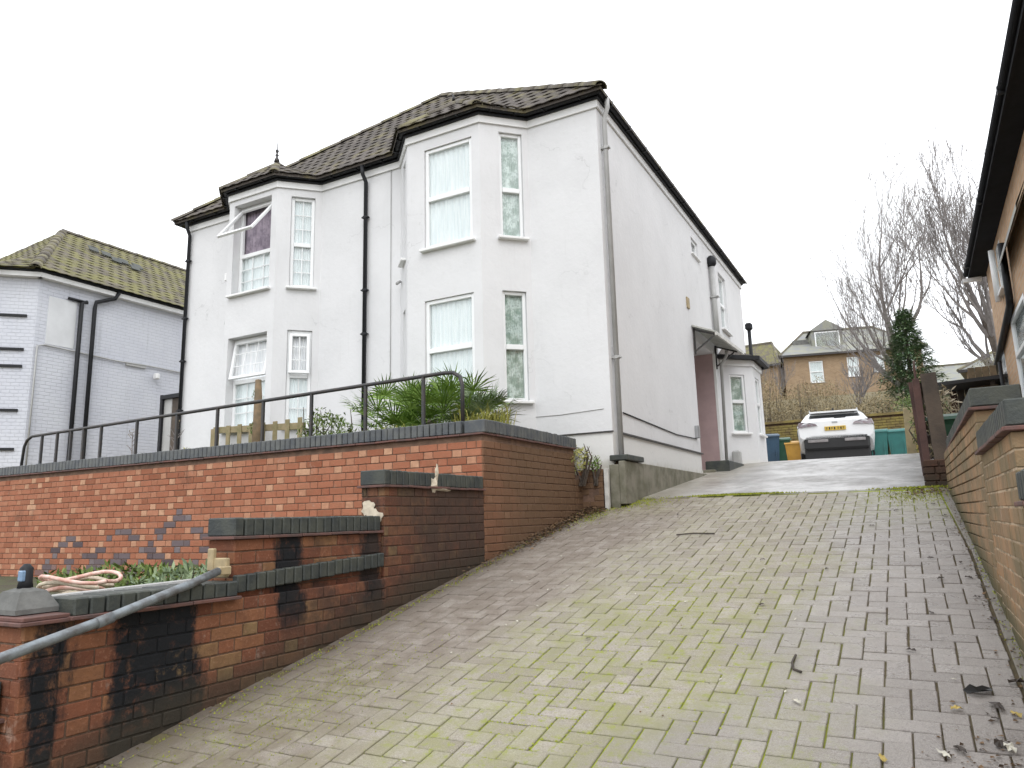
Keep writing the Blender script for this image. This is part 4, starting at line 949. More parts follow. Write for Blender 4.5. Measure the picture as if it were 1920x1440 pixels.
MB().bar(V((1.28,3.2,5.81))-RO,V((1.36,15.68,5.81))-RO,.03,.12).build('fascia',M['blackpaint'],rb)
b=MB()
for k in range(4): y=15.0-k*3.2; b.box(V((1.33-.006*(15-y),y,5.83))-RO,(.12,.04,.09))
b.build('gutter_joint',M['black'],rb)
b=MB(); b.add([V(q)-RO for q in((1.24,3.1,5.885),(1.33,15.75,5.885),(4.6,15.75,8.0),(4.6,3.1,8.0),(7.9,3.1,5.885),(7.9,15.75,5.885))],[(0,3,2,1),(3,4,5,2),(0,4,3),(1,2,5)]); b.build('roof',M['tile'],rb).color=(.2,0,0,1)
MB().box(V((1.40,15.55,5.70))-RO,(.3,.06,.07)).build('eaves_end',M['white'],rb)
pipe(rb,[(1.52,12.28,5.3),(1.52,12.28,4.5),(1.54,12.5,4.42),(1.57,15.9,3.95)],.05,M['black'],off=RO,name='overflow_pipe')
pipe(rb,[(1.53,13.55,5.6),(1.53,13.55,4.75)],.045,M['white'],off=RO)
b=MB(); b.add([V(q)-RO for q in((1.57,12.3,5.28),(1.42,12.2,4.92),(1.38,9.6,4.92),(1.54,9.6,5.28),(1.57,12.3,5.22),(1.42,12.2,4.86),(1.38,9.6,4.86),(1.54,9.6,5.22))],[(0,1,2,3),(7,6,5,4),(0,4,5,1),(1,5,6,2)]); b.build('porch_roof',M['slate'],rb)
pipe(rb,[(1.50,14.3,3.9),(1.50,14.3,2.5)],.03,M['black'],off=RO)
# ------------------------------------------------ timber fence on a brick pier, bin, shed
tf_=thing('timber_fence','dark leaning timber fence with thick posts beside the top of the driveway','fence',(.2,9.2,1.9)); O=V((.2,9.2,1.9))
def leanbox(a,c,w_,d_): return MB().bar(V(a)-O,V(c)-O,w_,d_,upv=V((0,1,0)))
leanbox((.325,9.24,2.02),(.29,9.24,3.02),.15,.13).build('post',M['wood'],tf_); leanbox((.175,9.3,1.9),(.165,9.3,2.98),.07,.12).build('post',M['redwood'],tf_); leanbox((.155,9.40,1.9),(.125,9.42,2.97),.07,.03).build('plank',M['redwood'],tf_)
leanbox((.27,13.4,2.3),(.27,13.4,3.4),.12,.12).build('post',M['wood'],tf_)
for k in range(26):
    y=9.5+k*.155; x=.17+.02*(y-9.5); o=MB().box(V((x,y,gz(y)+.72+.01*k))-O,(.025,.145,1.25+random.uniform(-.03,.03)),rotz(-.02),bev=.003).build('plank',M['redwood'] if k%3==0 else M['wood'],tf_)
for z in(2.3,2.9): MB().bar(V((.22,9.35,z))-O,V((.27,13.4,z+.4))-O,.04,.09).build('rail',M['wood'],tf_)
pr_=thing('brick_pier','low mossy dark brick pier under the timber fence','brick pier',(.26,9.12,1.7)); O=V((.26,9.12,1.7)); bb=[]
for k in range(5):
    z=1.72+k*.075
    for x0,l in(((.13,.1),(.24,.14)) if k%2 else ((.13,.14),(.28,.10))): bb.append(dict(c=V((x0+l/2,9.06,z)),rot=Matrix.Identity(3),size=(l-.006,.06,.065),tone=(random.uniform(0,.5),0)))
    for y0 in(9.09,9.20): bb.append(dict(c=V((.155,y0+.05,z)),rot=Matrix.Identity(3),size=(.06,.1,.065),tone=(random.uniform(0,.5),0)))
lay(bb,'brick',M['brickstep'],pr_,off=O); MB().box(V((.26,9.2,1.87))-O,(.23,.26,.38)).build('mortar',M['mortar'],pr_)
def mkbin(name,label,mat,loc,rz,w_=.58,h=1.0,lid=None,group=None,stick=False):
    t=thing(name,label,'wheelie bin',loc,group,rz); d=.7
    b=MB(); v=[]
    for z,s in((0.06,.80),(h-.12,1.0),(h-.06,1.04)): v+=[(-w_/2*s,-d/2*s,z),(w_/2*s,-d/2*s,z),(w_/2*s,d/2*s,z),(-w_/2*s,d/2*s,z)]
    b.add(v,[(3,2,1,0)]+[(4*q+i,4*q+(i+1)%4,4*q+4+(i+1)%4,4*q+4+i) for q in range(2) for i in range(4)]); 
    for k in(-.15,.15): b.box((k,-d/2*.93,h*.5),(.03,.02,h*.6),bev=.004)
    b.build('body',M[mat],t)
    b=MB(); hw=w_/2+.02; b.add([(-hw,-d/2-.04,h-.06),(hw,-d/2-.04,h-.06),(hw,d/2,h),(-hw,d/2,h),(-hw,-d/2-.02,h-.02),(hw,-d/2-.02,h-.02),(hw*.9,0,h+.05),(-hw*.9,0,h+.05),(hw,d/2,h+.03),(-hw,d/2,h+.03)],[(3,2,1,0),(0,1,5,4),(4,5,6,7),(7,6,8,9),(0,4,7,9,3),(1,2,8,6,5),(2,3,9,8)]); b.build('lid',M[lid or mat],t)
    MB().tube([(-w_*.4,d/2+.05,h-.05),(w_*.4,d/2+.05,h-.05)],.018,8).build('handle',M[lid or mat],t)
    for sx in(-1,1): MB().tube([(sx*w_*.38-.02,d/2-.06,.1),(sx*w_*.38+.02,d/2-.06,.1)],.1,14).build('wheel',M['rubber'],t)
    if stick:
        MB().box((-.07,-d/2*.95-.012,h*.62),(.2,.01,.22)).build('sticker',M['white'],t)
        b=MB()
        for q in range(2): b.box((-.07,-d/2*.95-.019,h*.66-q*.0),(.12,.004,.02),Matrix.Rotation(R(45+90*q),3,'Y'))
        b.box((-.07,-d/2*.95-.019,h*.555),(.14,.004,.018)); b.build('sticker_print',M['pink'],t)
    return t
mkbin('wheelie_bin','green bin with white sticker standing between timber fence and tan brick wall','bingreen',(.54,11.0,1.70),R(-4),.5,1.0,stick=True)
# back yard bins
mkbin('wheelie_bin','dark blue bin with curved lid closest to the white house','binblue',(-3.42,21.6,2.72),R(12),.52,.96)
mkbin('wheelie_bin','dark green bin half hidden between the blue and the orange bin','bingreen',(-3.10,21.9,2.72),R(5),.42,.86)
mkbin('wheelie_bin','orange bin immediately left of the white car','binorange',(-2.78,21.9,2.72),R(2),.44,.74)
mkbin('wheelie_bin','teal bin immediately right of the white car','binteal',(-.66,21.9,2.72),R(-3),.5,.90)
mkbin('wheelie_bin','teal bin farthest right, beside the beige post','binteal',(-.16,21.9,2.72),R(-6),.48,.88)
# ------------------------------------------------ white car, rear view
t=thing('parked_car','white SUV parked with its rear towards the driveway in front of a mossy wall','car',(-1.62,21.0,2.72),rz=R(5.5))
def carsec(y,pts): return [(x,y,z) for x,z in pts]
secs=[
 (0.00,[(.60,.80),(.80,.72),(.88,.78),(.90,.98),(.88,1.08),(.72,1.16),(.50,1.18)]),
 (0.12,[(.68,.74),(.87,.62),(.93,.72),(.94,.98),(.90,1.12),(.74,1.25),(.54,1.27)]),
 (0.34,[(.74,.40),(.90,.44),(.93,.70),(.93,.95),(.89,1.13),(.72,1.36),(.56,1.41)]),
 (0.62,[(.76,.30),(.91,.36),(.93,.62),(.93,.92),(.89,1.12),(.70,1.43),(.58,1.50)]),
 (1.30,[(.76,.26),(.91,.34),(.93,.62),(.93,.90),(.89,1.08),(.70,1.45),(.58,1.53)]),
 (2.20,[(.76,.26),(.91,.34),(.93,.62),(.93,.88),(.89,1.03),(.69,1.42),(.56,1.51)]),
 (2.95,[(.76,.26),(.91,.34),(.92,.60),(.92,.86),(.88,1.00),(.76,1.10),(.60,1.14)]),
 (3.80,[(.74,.26),(.89,.36),(.90,.58),(.89,.80),(.84,.92),(.68,.98),(.50,1.0)]),
 (4.30,[(.60,.32),(.74,.40),(.78,.55),(.76,.70),(.70,.80),(.55,.86),(.40,.87)])]
vs=[];n=len(secs[0][1])*2
for y,p in secs: vs+=[(x,y,z) for x,z in p]+[(-x,y,z) for x,z in p[::-1]]
fs=[(i*n+(k+1)%n,i*n+k,(i+1)*n+k,(i+1)*n+(k+1)%n) for i in range(len(secs)-1) for k in range(n)]
def fan(base,rev):
    f=[]; h=n//2
    for k in range(h-1):
        q=(base+k,base+k+1,base+n-2-k,base+n-1-k); f.append(q if rev else q[::-1])
    return f
fs+=fan(0,True)+fan((len(secs)-1)*n,False)
body=MB().add(vs,fs).build('body',M['car'],t); smooth_by_angle(body,38)
# rear glass, following the tailgate between y .10 and .6
b=MB(); g=[(-.64,.15,1.275),(.64,.15,1.275),(.58,.40,1.40),(-.58,.40,1.40)]; b.add([V(q)+V((0,-.035,.015)) for q in g],[(0,1,2,3)]); b.build('rear_window',M['darkglass'],t)
b=MB(); b.add([(-.60,.22,1.47),(.60,.22,1.47),(.62,.62,1.525),(-.62,.62,1.525),(-.60,.22,1.43),(.60,.22,1.43),(.60,.5,1.44),(-.6,.5,1.44)],[(0,1,2,3),(5,4,7,6),(4,5,1,0),(0,3,7,4),(1,5,6,2)]); b.build('spoiler',M['car'],t)
for sx in(-1,1):
    b=MB(); b.add([(sx*.92,.08,1.03),(sx*.88,.0,1.035),(sx*.42,-.01,1.07),(sx*.46,.01,1.12),(sx*.70,.03,1.175),(sx*.87,.08,1.18),(sx*.92,.30,1.12)],[(0,1,2,3,4,5,6) if sx<0 else (6,5,4,3,2,1,0)]); 
    bb_=[V(q) for q in b.v]; c=sum(bb_,V())/7; b.v=[tuple(q+(q-c)*.0+V((sx*.02,-.035,.0))) for q in bb_]; n7=7; b.add([q+V((0,.09,0)) for q in bb_],[]); b.f+=[(i,(i+1)%7,7+(i+1)%7,7+i) for i in range(7)]; b.t+=[(0,0)]*7; b.build('tail_light',M['lampred'],t)
    MB().box((sx*.93,1.9,1.05),(.14,.1,.16),bev=.03).build('wing_mirror',M['car'] if sx>0 else M['carblack'],t)
    b=MB(); b.add([(sx*.905,.75,1.14),(sx*.905,2.75,1.06),(sx*.735,2.35,1.39),(sx*.735,.95,1.42)],[(0,1,2,3) if sx>0 else (3,2,1,0)]); b.build('side_window',M['darkglass'],t)
    MB().box((sx*.60,1.4,1.56),(.03,1.4,.03),bev=.008).build('roof_rail',M['silver'],t)
    for y in(.85,3.45):
        w_=MB().tube([(sx*.70,y,.34),(sx*.915,y,.34)],.34,28).build('wheel',M['rubber'],t); MB().tube([(sx*.88,y,.34),(sx*.925,y,.34)],.22,20).build('rim',M['silver'],w_)
b=MB(); b.box((0,.12,.62),(1.60,.24,.40),bev=.08); b.box((0,.35,.33),(1.6,.5,.30),bev=.03); b.build('bumper_and_shade',M['carblack'],t)  # black bumper trim, enlarged to paint in the shade under the car
for sx in(-1,1): MB().box((sx*.45,-.005,.66),(.50,.05,.08),bev=.035).build('bumper_insert',M['insert'],t)
MB().box((0,-.02,.975),(.52,.03,.11),bev=.006).build('number_plate',M['plate'],t)
b=MB()
for k in range(7):
    x=-.2+k*.062+(.03 if k>3 else 0); b.box((x,-.038,.975),(.034,.003,.065)) if k%2 else b.box((x-.012,-.038,.975),(.01,.003,.065)).box((x+.006,-.038,.995),(.026,.003,.01)).box((x+.006,-.038,.965),(.026,.003,.01))
b.build('plate_letters',M['carblack'],t)
MB().box((0,.0,1.14),(.14,.03,.05),bev=.01).build('badge',M['silver'],t)
MB().bar((0,.10,1.265),(.28,.10,1.275),.03,.03).build('wiper',M['carblack'],t); MB().box((0,.72,1.56),(.05,.14,.08),bev=.02).build('aerial_fin',M['carblack'],t)
# rear yard wall and post
mw=thing('yard_wall','moss yellowed low brick wall behind the white car and bins','brick wall',(-2,24,2.6))
pc=[]
for k in range(21):
    z=2.62+k*.0775; x=-7+(0 if k%2 else .11)
    while x<.55:
        pc.append(dict(c=V((x+.11,23.97,z)),rot=Matrix.Identity(3),size=(.215,.06,.067),tone=(random.random(),0))); x+=.226
lay(pc,'brick',M['mosswall'],mw,off=V((-2,24,2.6))); MB().box((-1.2,.10,.83),(7.6,.18,1.66)).build('mortar',M['mortar'],mw); MB().box((-1.2,.06,1.70),(7.7,.34,.07)).build('coping',M['mosswall'],mw)
tag(MB().box((.08,16.6,3.05),(.17,.17,.98),Matrix.Rotation(.02,3,'Y'),bev=.01).build('gate_post',M['beige']),'beige post between the teal bins and the timber fence','post')
# small shed and pergola behind the right garden
t=thing('lean_to_shed','low dark timber lean-to with thin roof behind the right garden wall','shed',(1.2,14.6,2.5))
MB().box((-.05,.6,1.18),(2.0,1.4,.06),Matrix.Rotation(R(-2),3,'Y')).build('roof',M['carblack'],t)
for k in range(12): MB().box((-.35+k*.12,.9,.6),(.112,.03,1.2),bev=.003).build('plank',M['wood'] if k%4 else M['redwood'],t)
for x in(-.80,.2): MB().box((x,.1,.6),(.07,.07,1.2)).build('post',M['wood'],t)
t=thing('board_screen','brown upright boards against the tan brick house corner','fence',(1.15,15.2,2.5))
for k in range(4): MB().box((k*.11,0,.75),(.1,.03,1.5),bev=.003).build('plank',M['postwood'],t)
# ------------------------------------------------ far houses
def farhouse(name,label,loc,rz,w_,d_,h,rh,wmat,rmat,wins,dormer=None,hip=1.5,chim=None,group=None,z0=-1.5):
    t=thing(name,label,'house',loc,group,rz); b=MB(); facade(b,(-w_/2,0),(1,0),(0,-1),w_,z0,h,[w[:4]+(.12,) for w in wins],.12)
    facade(b,(w_/2,0),(0,1),(1,0),d_,z0,h,[],.1); facade(b,(-w_/2,d_),(0,-1),(-1,0),d_,z0,h,[],.1); facade(b,(w_/2,d_),(-1,0),(0,1),w_,z0,h,[],.1); b.build('wall',M[wmat],t)
    for w in wins: window(t,(-w_/2,0),(1,0),(0,-1),w[0]+.01,w[1]-.01,w[2]+.01,w[3]-.01,rec=.08,mid=(w[2]+w[3])/2,curt='net',fw_=.08,vert=w[1]-w[0]>.9)
    s=MB(); e=.3; P=[(-w_/2-e,-e,h),(w_/2+e,-e,h),(w_/2+e,d_+e,h),(-w_/2-e,d_+e,h),(-w_/2+hip*1.6,d_/2,h+rh),(w_/2-(hip*1.6 if hip<3 else 0.0),d_/2,h+rh)]
    s.add([V(p) for p in P],[(0,1,5,4),(1,2,5),(2,3,4,5),(3,0,4),(3,2,1,0)]); r=s.build('roof',M[rmat],t); r.color=(.5,0,0,1)
    g=MB(); g.box((0,-e-.03,h-.06),(w_+2*e,.12,.14)); g.build('gutter',M['iron'],t)
    rr=MB(); rr.tube([V(P[4])+V((0,0,.03)),V(P[5])+V((0,0,.03))],.12,6); rr.tube([V(P[0]),V(P[4])],.09,6); rr.tube([V(P[1]),V(P[5])],.09,6); rr.build('ridge',M['ridge'],r).color=(.5,0,0,1)
    if dormer:
        x,y,z,dw,dh=dormer; q=MB(); q.box((x,y+1.2,z+dh/2),(dw,2.4,dh)); o=q.build('dormer',M['slate'],t); o2=MB(); o2.add([(x-dw/2-.15,y-.1,z+dh),(x+dw/2+.15,y-.1,z+dh),(x,y-.1,z+dh+.75),(x-dw/2-.15,y+2.6,z+dh),(x+dw/2+.15,y+2.6,z+dh),(x,y+2.6,z+dh+.75)],[(0,1,2),(0,2,5,3),(2,1,4,5)]); o2.build('dormer_roof',M['slate'],o)
        window(t,(x-dw/2,y-.01),(1,0),(0,-1),.2,dw-.2,z+.15,z+dh-.1,rec=.0,curt='net',fw_=.07,sill=0)
    for c in chim or []: MB().box((c[0],c[1],h+c[2]),(c[3],c[3],c[4])).build('chimney',M['capstone'],r)
    return t
farhouse('brick_villa','large stock-brick house with grey slate roof and dormer on the hill behind the car',(-2.65,53.2,7.6),R(14),8.6,7.5,4.45,2.4,'yellowbrick','slate',
  [(1.6,2.5,2.5,4.0),(4.0,4.75,2.75,4.1),(5.6,6.3,2.95,4.1),(7.3,8.2,2.9,4.2),(1.6,2.5,-.3,1.2),(5.6,6.4,.2,1.5),(7.4,8.3,.2,1.5)],dormer=(-1.2,1.0,4.95,2.0,1.35),hip=1.2,chim=[(-2.9,2.0,.9,1.0,1.0)])
b=MB()
farhouse('brick_cottage','small stock-brick house end with green-grey roof just beyond the white house',(-9.5,52,7.6),R(-6),4.6,6,3.9,2.2,'yellowbrick','tile2',[(2.6,3.3,1.6,2.8)],hip=.6)
farhouse('slate_house','pale house roof with mossy slates seen past the tan brick house',(5.6,41,6.6),R(-8),5.4,6,1.5,1.5,'yellowbrick','slate',[(1.2,1.9,.3,1.1)],hip=1)
farhouse('distant_house','distant low house peeping through the bare trees right of the conifer',(3.2,70,9.0),R(4),10,7,2.6,2.2,'yellowbrick','slate',[(1.5,2.4,.9,2.0),(6,7,.9,2.0)],hip=1.4)
# ------------------------------------------------ vegetation
def tree(name,label,loc,h,spread,seed,group='bare winter trees beyond the yard',lean=(0,0),r0_=.16,depth=6,fork=.2,fit=None):
    rnd=random.Random(seed); t=thing(name,label,'tree',loc,group); tb=MB(); cb=MB()
    def grow(p,d,L,r,lv,mb):
        n=4; pts=[p]; q=V(p); dd=V(d)
        for i in range(n):
            dd=(dd+V((rnd.gauss(0,.09),rnd.gauss(0,.09),rnd.gauss(0,.05)+.05*(lv>0)))).normalized(); q=q+dd*(L/n); pts.append(q.copy())
        rs=[max(.0065,r*(1-.42*i/n)) for i in range(n+1)]
        mb.tube(pts,rs,7 if lv==0 else (5 if lv<3 else 3),caps=False)
        if lv>=depth: return
        k=rnd.choice((2,3,3)) if lv<depth-1 else 3
        if lv==0: k=7
        ph0=rnd.uniform(0,6)
        for i in range(k):
            fr=1 if i==0 else rnd.uniform(.35,1); idx=min(n,int(fr*n)); base=pts[idx]
            a=ph0+2*PI*i/max(1,k-1)+rnd.gauss(0,.35); s=rnd.uniform(.3,.8)*spread if i else rnd.uniform(.02,.2)
            o=dd.orthogonal().normalized(); w_=dd.cross(o); nd=(dd+(o*math.cos(a)+w_*math.sin(a))*s+V((0,0,.18))).normalized()
            grow(base,nd,L*rnd.uniform(.62,.86)*(1 if i else 1.05),rs[idx]*rnd.uniform(.55,.75) if i else rs[idx]*.88,lv+1,cb)
    grow(V((0,0,0)),V((lean[0],lean[1],1)).normalized(),h*fork*1.25,r0_,0,tb)
    if fit:
        allv=tb.v+cb.v; q=sorted(v[0] for v in allv); x0,x1=q[len(q)//100],q[-len(q)//100]; zt=sorted(v[2] for v in allv)[-len(q)//60]; fz=fit[2]/zt
        def f(v):
            k=min(1,max(0,v[2]/zt*2.2)); fx=(fit[1]/x1 if v[0]>0 else fit[0]/x0)
            return (v[0]*(1+(fx-1)*k),v[1]*(1+(min(abs(fit[0]/x0),1.3)-1)*k),v[2]*fz)
        tb.v=[f(v) for v in tb.v]; cb.v=[f(v) for v in cb.v]
    tb.build('trunk',M['bark'],t,True); cb.build('crown',M['twig'],t); return t
tree('bare_tree','tall bare broad-crowned tree behind the conifer',(.45,38.6,6.0),13.0,1.35,5,r0_=.22,depth=7,fork=.17,fit=(-3.4,2.4,11.6))
tree('bare_tree','bare leaning tree half hidden behind the black eaves',(3.75,33.5,5.5),9.2,1.1,11,r0_=.2,lean=(-.10,.0),depth=7,fit=(-2.6,1.6,10.4))
tree('bare_tree','thin bare sapling rising over the scrub just right of the white house',(-7.0,42,7.2),4.6,.6,21,r0_=.05,depth=4)
tree('bare_tree','wispy sapling left of the hillside brick house roof',(-5.6,40,7.0),4.0,.6,23,r0_=.05,depth=4)
tree('bare_tree','low bare tree in front of the hillside brick house',(-1.6,33,5.2),4.2,1.0,31,r0_=.07,depth=5)
def leafcloud(b,c,r,n,size,rnd,shape=1,noise_=.35,up_=0):
    for _ in range(n):
        d=V((rnd.gauss(0,1),rnd.gauss(0,1),rnd.gauss(0,1))).normalized(); k=rnd.uniform(.35,1)**.6*(1+noise_*mnoise.noise(d*2.2+V(c)))
        p=V(c)+V((d.x*r[0],d.y*r[1],d.z*r[2]))*k
        a=V((rnd.gauss(0,1),rnd.gauss(0,1),rnd.gauss(0,1)+up_)).normalized(); o=a.orthogonal().normalized(); s=size*rnd.uniform(.5,1.4)
        b.add([p,p+a*s+o*s*.25,p+a*s*1.9,p+a*s-o*s*.25],[(0,1,2,3)])
def bush(name,label,loc,r,n,size,mat,seed,group=None,twig=18,parts=None):
    rnd=random.Random(seed); t=thing(name,label,'bush',loc,group); b=MB(); leafcloud(b,(0,0,r[2]*.75),r,n,size,rnd,up_=.5); b.build('foliage',mat,t)
    tw=MB()
    for _ in range(twig):
        a=rnd.uniform(0,2*PI); s=rnd.uniform(.2,.9); p0=V((math.cos(a)*r[0]*.2,math.sin(a)*r[1]*.2,-.2)); p1=V((math.cos(a)*r[0]*s,math.sin(a)*r[1]*s,r[2]*rnd.uniform(1.0,1.9))); tw.tube([p0,p0.lerp(p1,.5)+V((rnd.gauss(0,.1),0,.1)),p1],[.02,.012,.004],3,caps=False)
    tw.build('stem',M['bark'],t); return t
# conifer
rnd=random.Random(3); t=thing('conifer','dark green conifer with pointed top in front of the bare trees','tree',(.45,33.5,5.55))
MB().tube([(0,0,-1.4),(0,0,2.2),(.05,0,3.9)],[.12,.07,.02],8).build('trunk',M['bark'],t)
b=MB()
for k in range(420):
    z=-.9+5.0*(k/420)**.85; R_=.05+.47*max(0,4.15-z)**.85; R_=max(R_,.10)*(1+.35*mnoise.noise(V((z*2,k*.3,0)))); a=k*2.4+rnd.gauss(0,.3); R_*=rnd.uniform(.65,1.15)
    for q in range(14+int(R_*34)):
        f=rnd.uniform(.03,1)**.5; p=V((math.cos(a)*R_*f,math.sin(a)*R_*f,z-.30*R_*f+rnd.gauss(0,.06)))+V((rnd.gauss(0,.09),rnd.gauss(0,.09),0)); d=V((math.cos(a+rnd.gauss(0,.7)),math.sin(a+rnd.gauss(0,.7)),rnd.uniform(-.5,.3))).normalized(); o=d.cross(V((0,0,1))).normalized(); s_=rnd.uniform(.06,.15)
        b.add([p,p+d*s_+o*s_*.24,p+d*s_*2,p+d*s_-o*s_*.24],[(0,1,2,3)])
b.build('crown',M['conifer'],t)
BU=[((-6.2,28.2,2.9),(1.3,1.0,2.2),'brush','tall brown scrub touching the white house edge'),((-4.6,27.6,2.9),(1.2,1.0,1.9),'brush','tall brown scrub second from the white house'),((-4.6,26.4,2.9),(1.2,.7,.9),'brush2','dark olive bush over the orange bin'),
 ((-3.1,27.6,2.9),(1.2,.9,1.75),'brush','brown bush above the left side of the car'),((-2.9,26.4,2.9),(1.0,.7,.75),'brush2','low dark bush right above the left end of the car roof'),((-1.3,27.4,3.0),(1.2,.9,1.15),'brush','brown bush above the right side of the car'),((-.1,27.2,3.0),(.8,.7,1.0),'brush2','dark bush above the teal bins'),
 ((-5.2,30.5,3.6),(1.5,1.2,2.1),'brush','upper tangle of brown scrub below the small brick house'),((-3.0,31.5,4.2),(1.4,1.2,1.5),'brush','high brown scrub at the left corner of the brick house'),((-.9,31.0,4.0),(1.2,1.0,1.1),'brush','brown scrub under the right windows of the brick house'),((.5,29,3.4),(.9,.8,1.2),'shrub','green bush under the conifer'),
 ((2.4,27,3.4),(1.0,.9,1.2),'brush','olive tangle behind the lean-to roof'),((3.6,31,4.5),(1.4,1.2,1.5),'brush2','dark bush beside the tan brick house')]
for k,(c,r,mt,lab) in enumerate(BU): bush('bush',lab,c,r,6500,.05,M[mt],50+k,'scrub on the bank behind the yard',26)
bush('bush','pale dry fluffy plant between timber fence and garden wall cap',(.55,12.8,2.3),(.28,.4,.6),900,.05,M['pampas'],71,twig=8)
bush('bush','leafy green shrub trailing behind the timber fence',(.3,13.6,2.5),(.22,.35,.55),700,.045,M['shrub'],72,twig=6)
# fan palm on the terrace
t=thing('fan_palm','bushy green fan palm in front of the right bay','palm',(-5.05,7.25,2.4)); rnd=random.Random(9)
MB().tube([(0,0,-.05),(0,0,.18),(.02,0,.35)],[.12,.11,.06],10).build('trunk',M['bark'],t)
def frond(base,tip_dir,L,fan_r,nl,mat,parent,droop=.25):
    d=V(tip_dir).normalized(); mid=base+d*L*.55+V((0,0,.04)); hub=base+d*L; b=MB(); b.tube([base,mid,hub],[.008,.006,.004],4,caps=False)
    side=d.cross(V((0,0,1))); side=side.normalized() if side.length>.1 else V((1,0,0)); upv=side.cross(d)
    for k in range(nl):
        a=-1.5+3.0*k/(nl-1); dir_=(d*math.cos(a)+side*math.sin(a)+upv*rnd.uniform(-.1,.2)).normalized(); l=fan_r*(.7+.3*math.cos(a))*rnd.uniform(.85,1.1); w_=.009
        s=dir_.cross(upv).normalized()*w_; p1=hub+dir_*l*.55; p2=hub+dir_*l-V((0,0,droop*l*rnd.uniform(.2,1)))
        b.add([hub-s*.4,hub+s*.4,p1+s,p2,p1-s],[(0,1,2,4),(4,2,3)])
    return b.build('frond',mat,parent)
for k in range(110):
    a=k*2.399; e=rnd.uniform(-.05,1.25); off_=V((rnd.uniform(-.75,.6),rnd.uniform(-.25,.25),rnd.uniform(.02,.22)))
    frond(off_,(math.cos(a)*math.cos(e)*1.15,math.sin(a)*math.cos(e)*.8,math.sin(e)*.9),rnd.uniform(.36,.66),rnd.uniform(.28,.44),17,M['palm'],t)
t=thing('fan_palm','blue-green spiky palm at the rounded end of the railing','palm',(-4.28,7.1,2.45))
for k in range(26):
    a=k*2.399; e=rnd.uniform(.0,1.3); frond(V((rnd.uniform(-.1,.1),rnd.uniform(-.1,.1),.1)),(math.cos(a)*math.cos(e),math.sin(a)*math.cos(e)*.8,math.sin(e)),rnd.uniform(.25,.45),rnd.uniform(.22,.34),15,M['palmblue'],t)
t=thing('fan_palm','grey tufted palm heads showing above the railing behind the green palm','palm',(-5.6,7.75,2.4))
for k in range(16):
    a=k*2.399; e=rnd.uniform(.7,1.4); frond(V((rnd.uniform(-.25,.3),0,.25)),(math.cos(a)*math.cos(e),math.sin(a)*math.cos(e)*.5,math.sin(e)),rnd.uniform(.45,.72),rnd.uniform(.2,.3),15,M['palmblue'],t)
def blades(name,label,loc,n,rad,L,mat,seed,cat='grass clump',group=None):
    rnd=random.Random(seed); b=MB()
    for _ in range(n):
        a=rnd.uniform(0,2*PI); r=rad*math.sqrt(rnd.random()); p=V((math.cos(a)*r,math.sin(a)*r*.5,0)); l=L*rnd.uniform(.5,1.1); o=rnd.uniform(0,2*PI); d=V((math.cos(o),math.sin(o),0)); w_=d.cross(V((0,0,1)))*.0045
        q=p+d*l*.25+V((0,0,l*.7)); e=p+d*l*rnd.uniform(.5,.9)+V((0,0,l*rnd.uniform(.5,.95))); b.add([p-w_,p+w_,q+w_,e,q-w_],[(0,1,2,4),(4,2,3)])
    o=b.build(name,mat); o.location=loc; return tag(o,label,cat,group)
blades('grass_clump','yellow-green grass clump at the right end of the planting by the wall corner',(-4.0,6.75,2.4),420,.34,.42,M['lime'],81)
blades('grass_clump','bright low grass along the coping beneath the green palm',(-4.9,6.45,2.38),420,.75,.24,M['lime'],82)
blades('grass_clump','lime grass tuft left of the green palm',(-5.9,6.5,2.38),200,.4,.22,M['lime'],83)
bush('bush','small leafy shrub between the picket fence and the palm',(-6.35,6.85,2.42),(.38,.28,.30),900,.032,M['shrub'],84,twig=10)
bush('bush','yellowish sapling leaves tangled low at the foot of the wall corner',(-3.50,8.22,2.12),(.14,.20,.16),300,.022,M['lime'],85,twig=6)
bush('bush','small bright green plant by the short off-white post',(-3.36,8.30,2.12),(.07,.08,.09),140,.022,M['palm'],86,twig=3)
t=thing('picket_fence','short mossy picket fence on the terrace behind the railing','fence',(-8.55,7.8,2.4))
for k in range(8): MB().box((-.92+k*.25,0,.34),(.085,.02,.68+.02*math.sin(k)),bev=.004).build('picket',M['picket'],t)
for z,h in((.60,.10),(.25,.05)): MB().box((-.05,.018,z),(1.95,.02,h),Matrix.Rotation(R(2.5),3,'Y'),bev=.004).build('rail',M['picket'],t)
MB().box((-.97,0,.33),(.13,.06,.66),bev=.006).build('post',M['picket'],t)
t=thing('garden_post','tall rough brown post with ivy beside the picket fence','post',(-8.42,7.65,2.4)); b=MB(); b.tube([(0,0,0),(0.01,0,.6),(-.02,0,1.3)],[.085,.075,.045],8); b.build('post',M['postwood'],t,True)
rn=random.Random(5); b=MB(); leafcloud(b,(-.06,-.02,.55),(.09,.06,.12),60,.03,rn); leafcloud(b,(-.04,-.02,1.05),(.07,.05,.12),50,.025,rn); b.build('ivy',M['shrub'],t)
def sapling(label,loc,h,seed,lean):
    rnd=random.Random(seed); t=thing('sapling',label,'sapling',loc); b=MB(); b.tube([(0,0,0),(lean*.4,0,h*.5),(lean,0,h)],[.012,.009,.005],5)
    for k in range(7): 
        z=h*rnd.uniform(.3,.95); s=rnd.choice((-1,1)); b.tube([(lean*z/h,0,z),(lean*z/h+s*rnd.uniform(.06,.14),rnd.uniform(-.05,.05),z+rnd.uniform(.06,.16))],[.005,.003],4)
    b.build('stem',M['twig'],t); c=MB(); leafcloud(c,(lean,0,h),(.07,.05,.08),26,.018,rnd); c.build('bud',M['brush'],t); return t
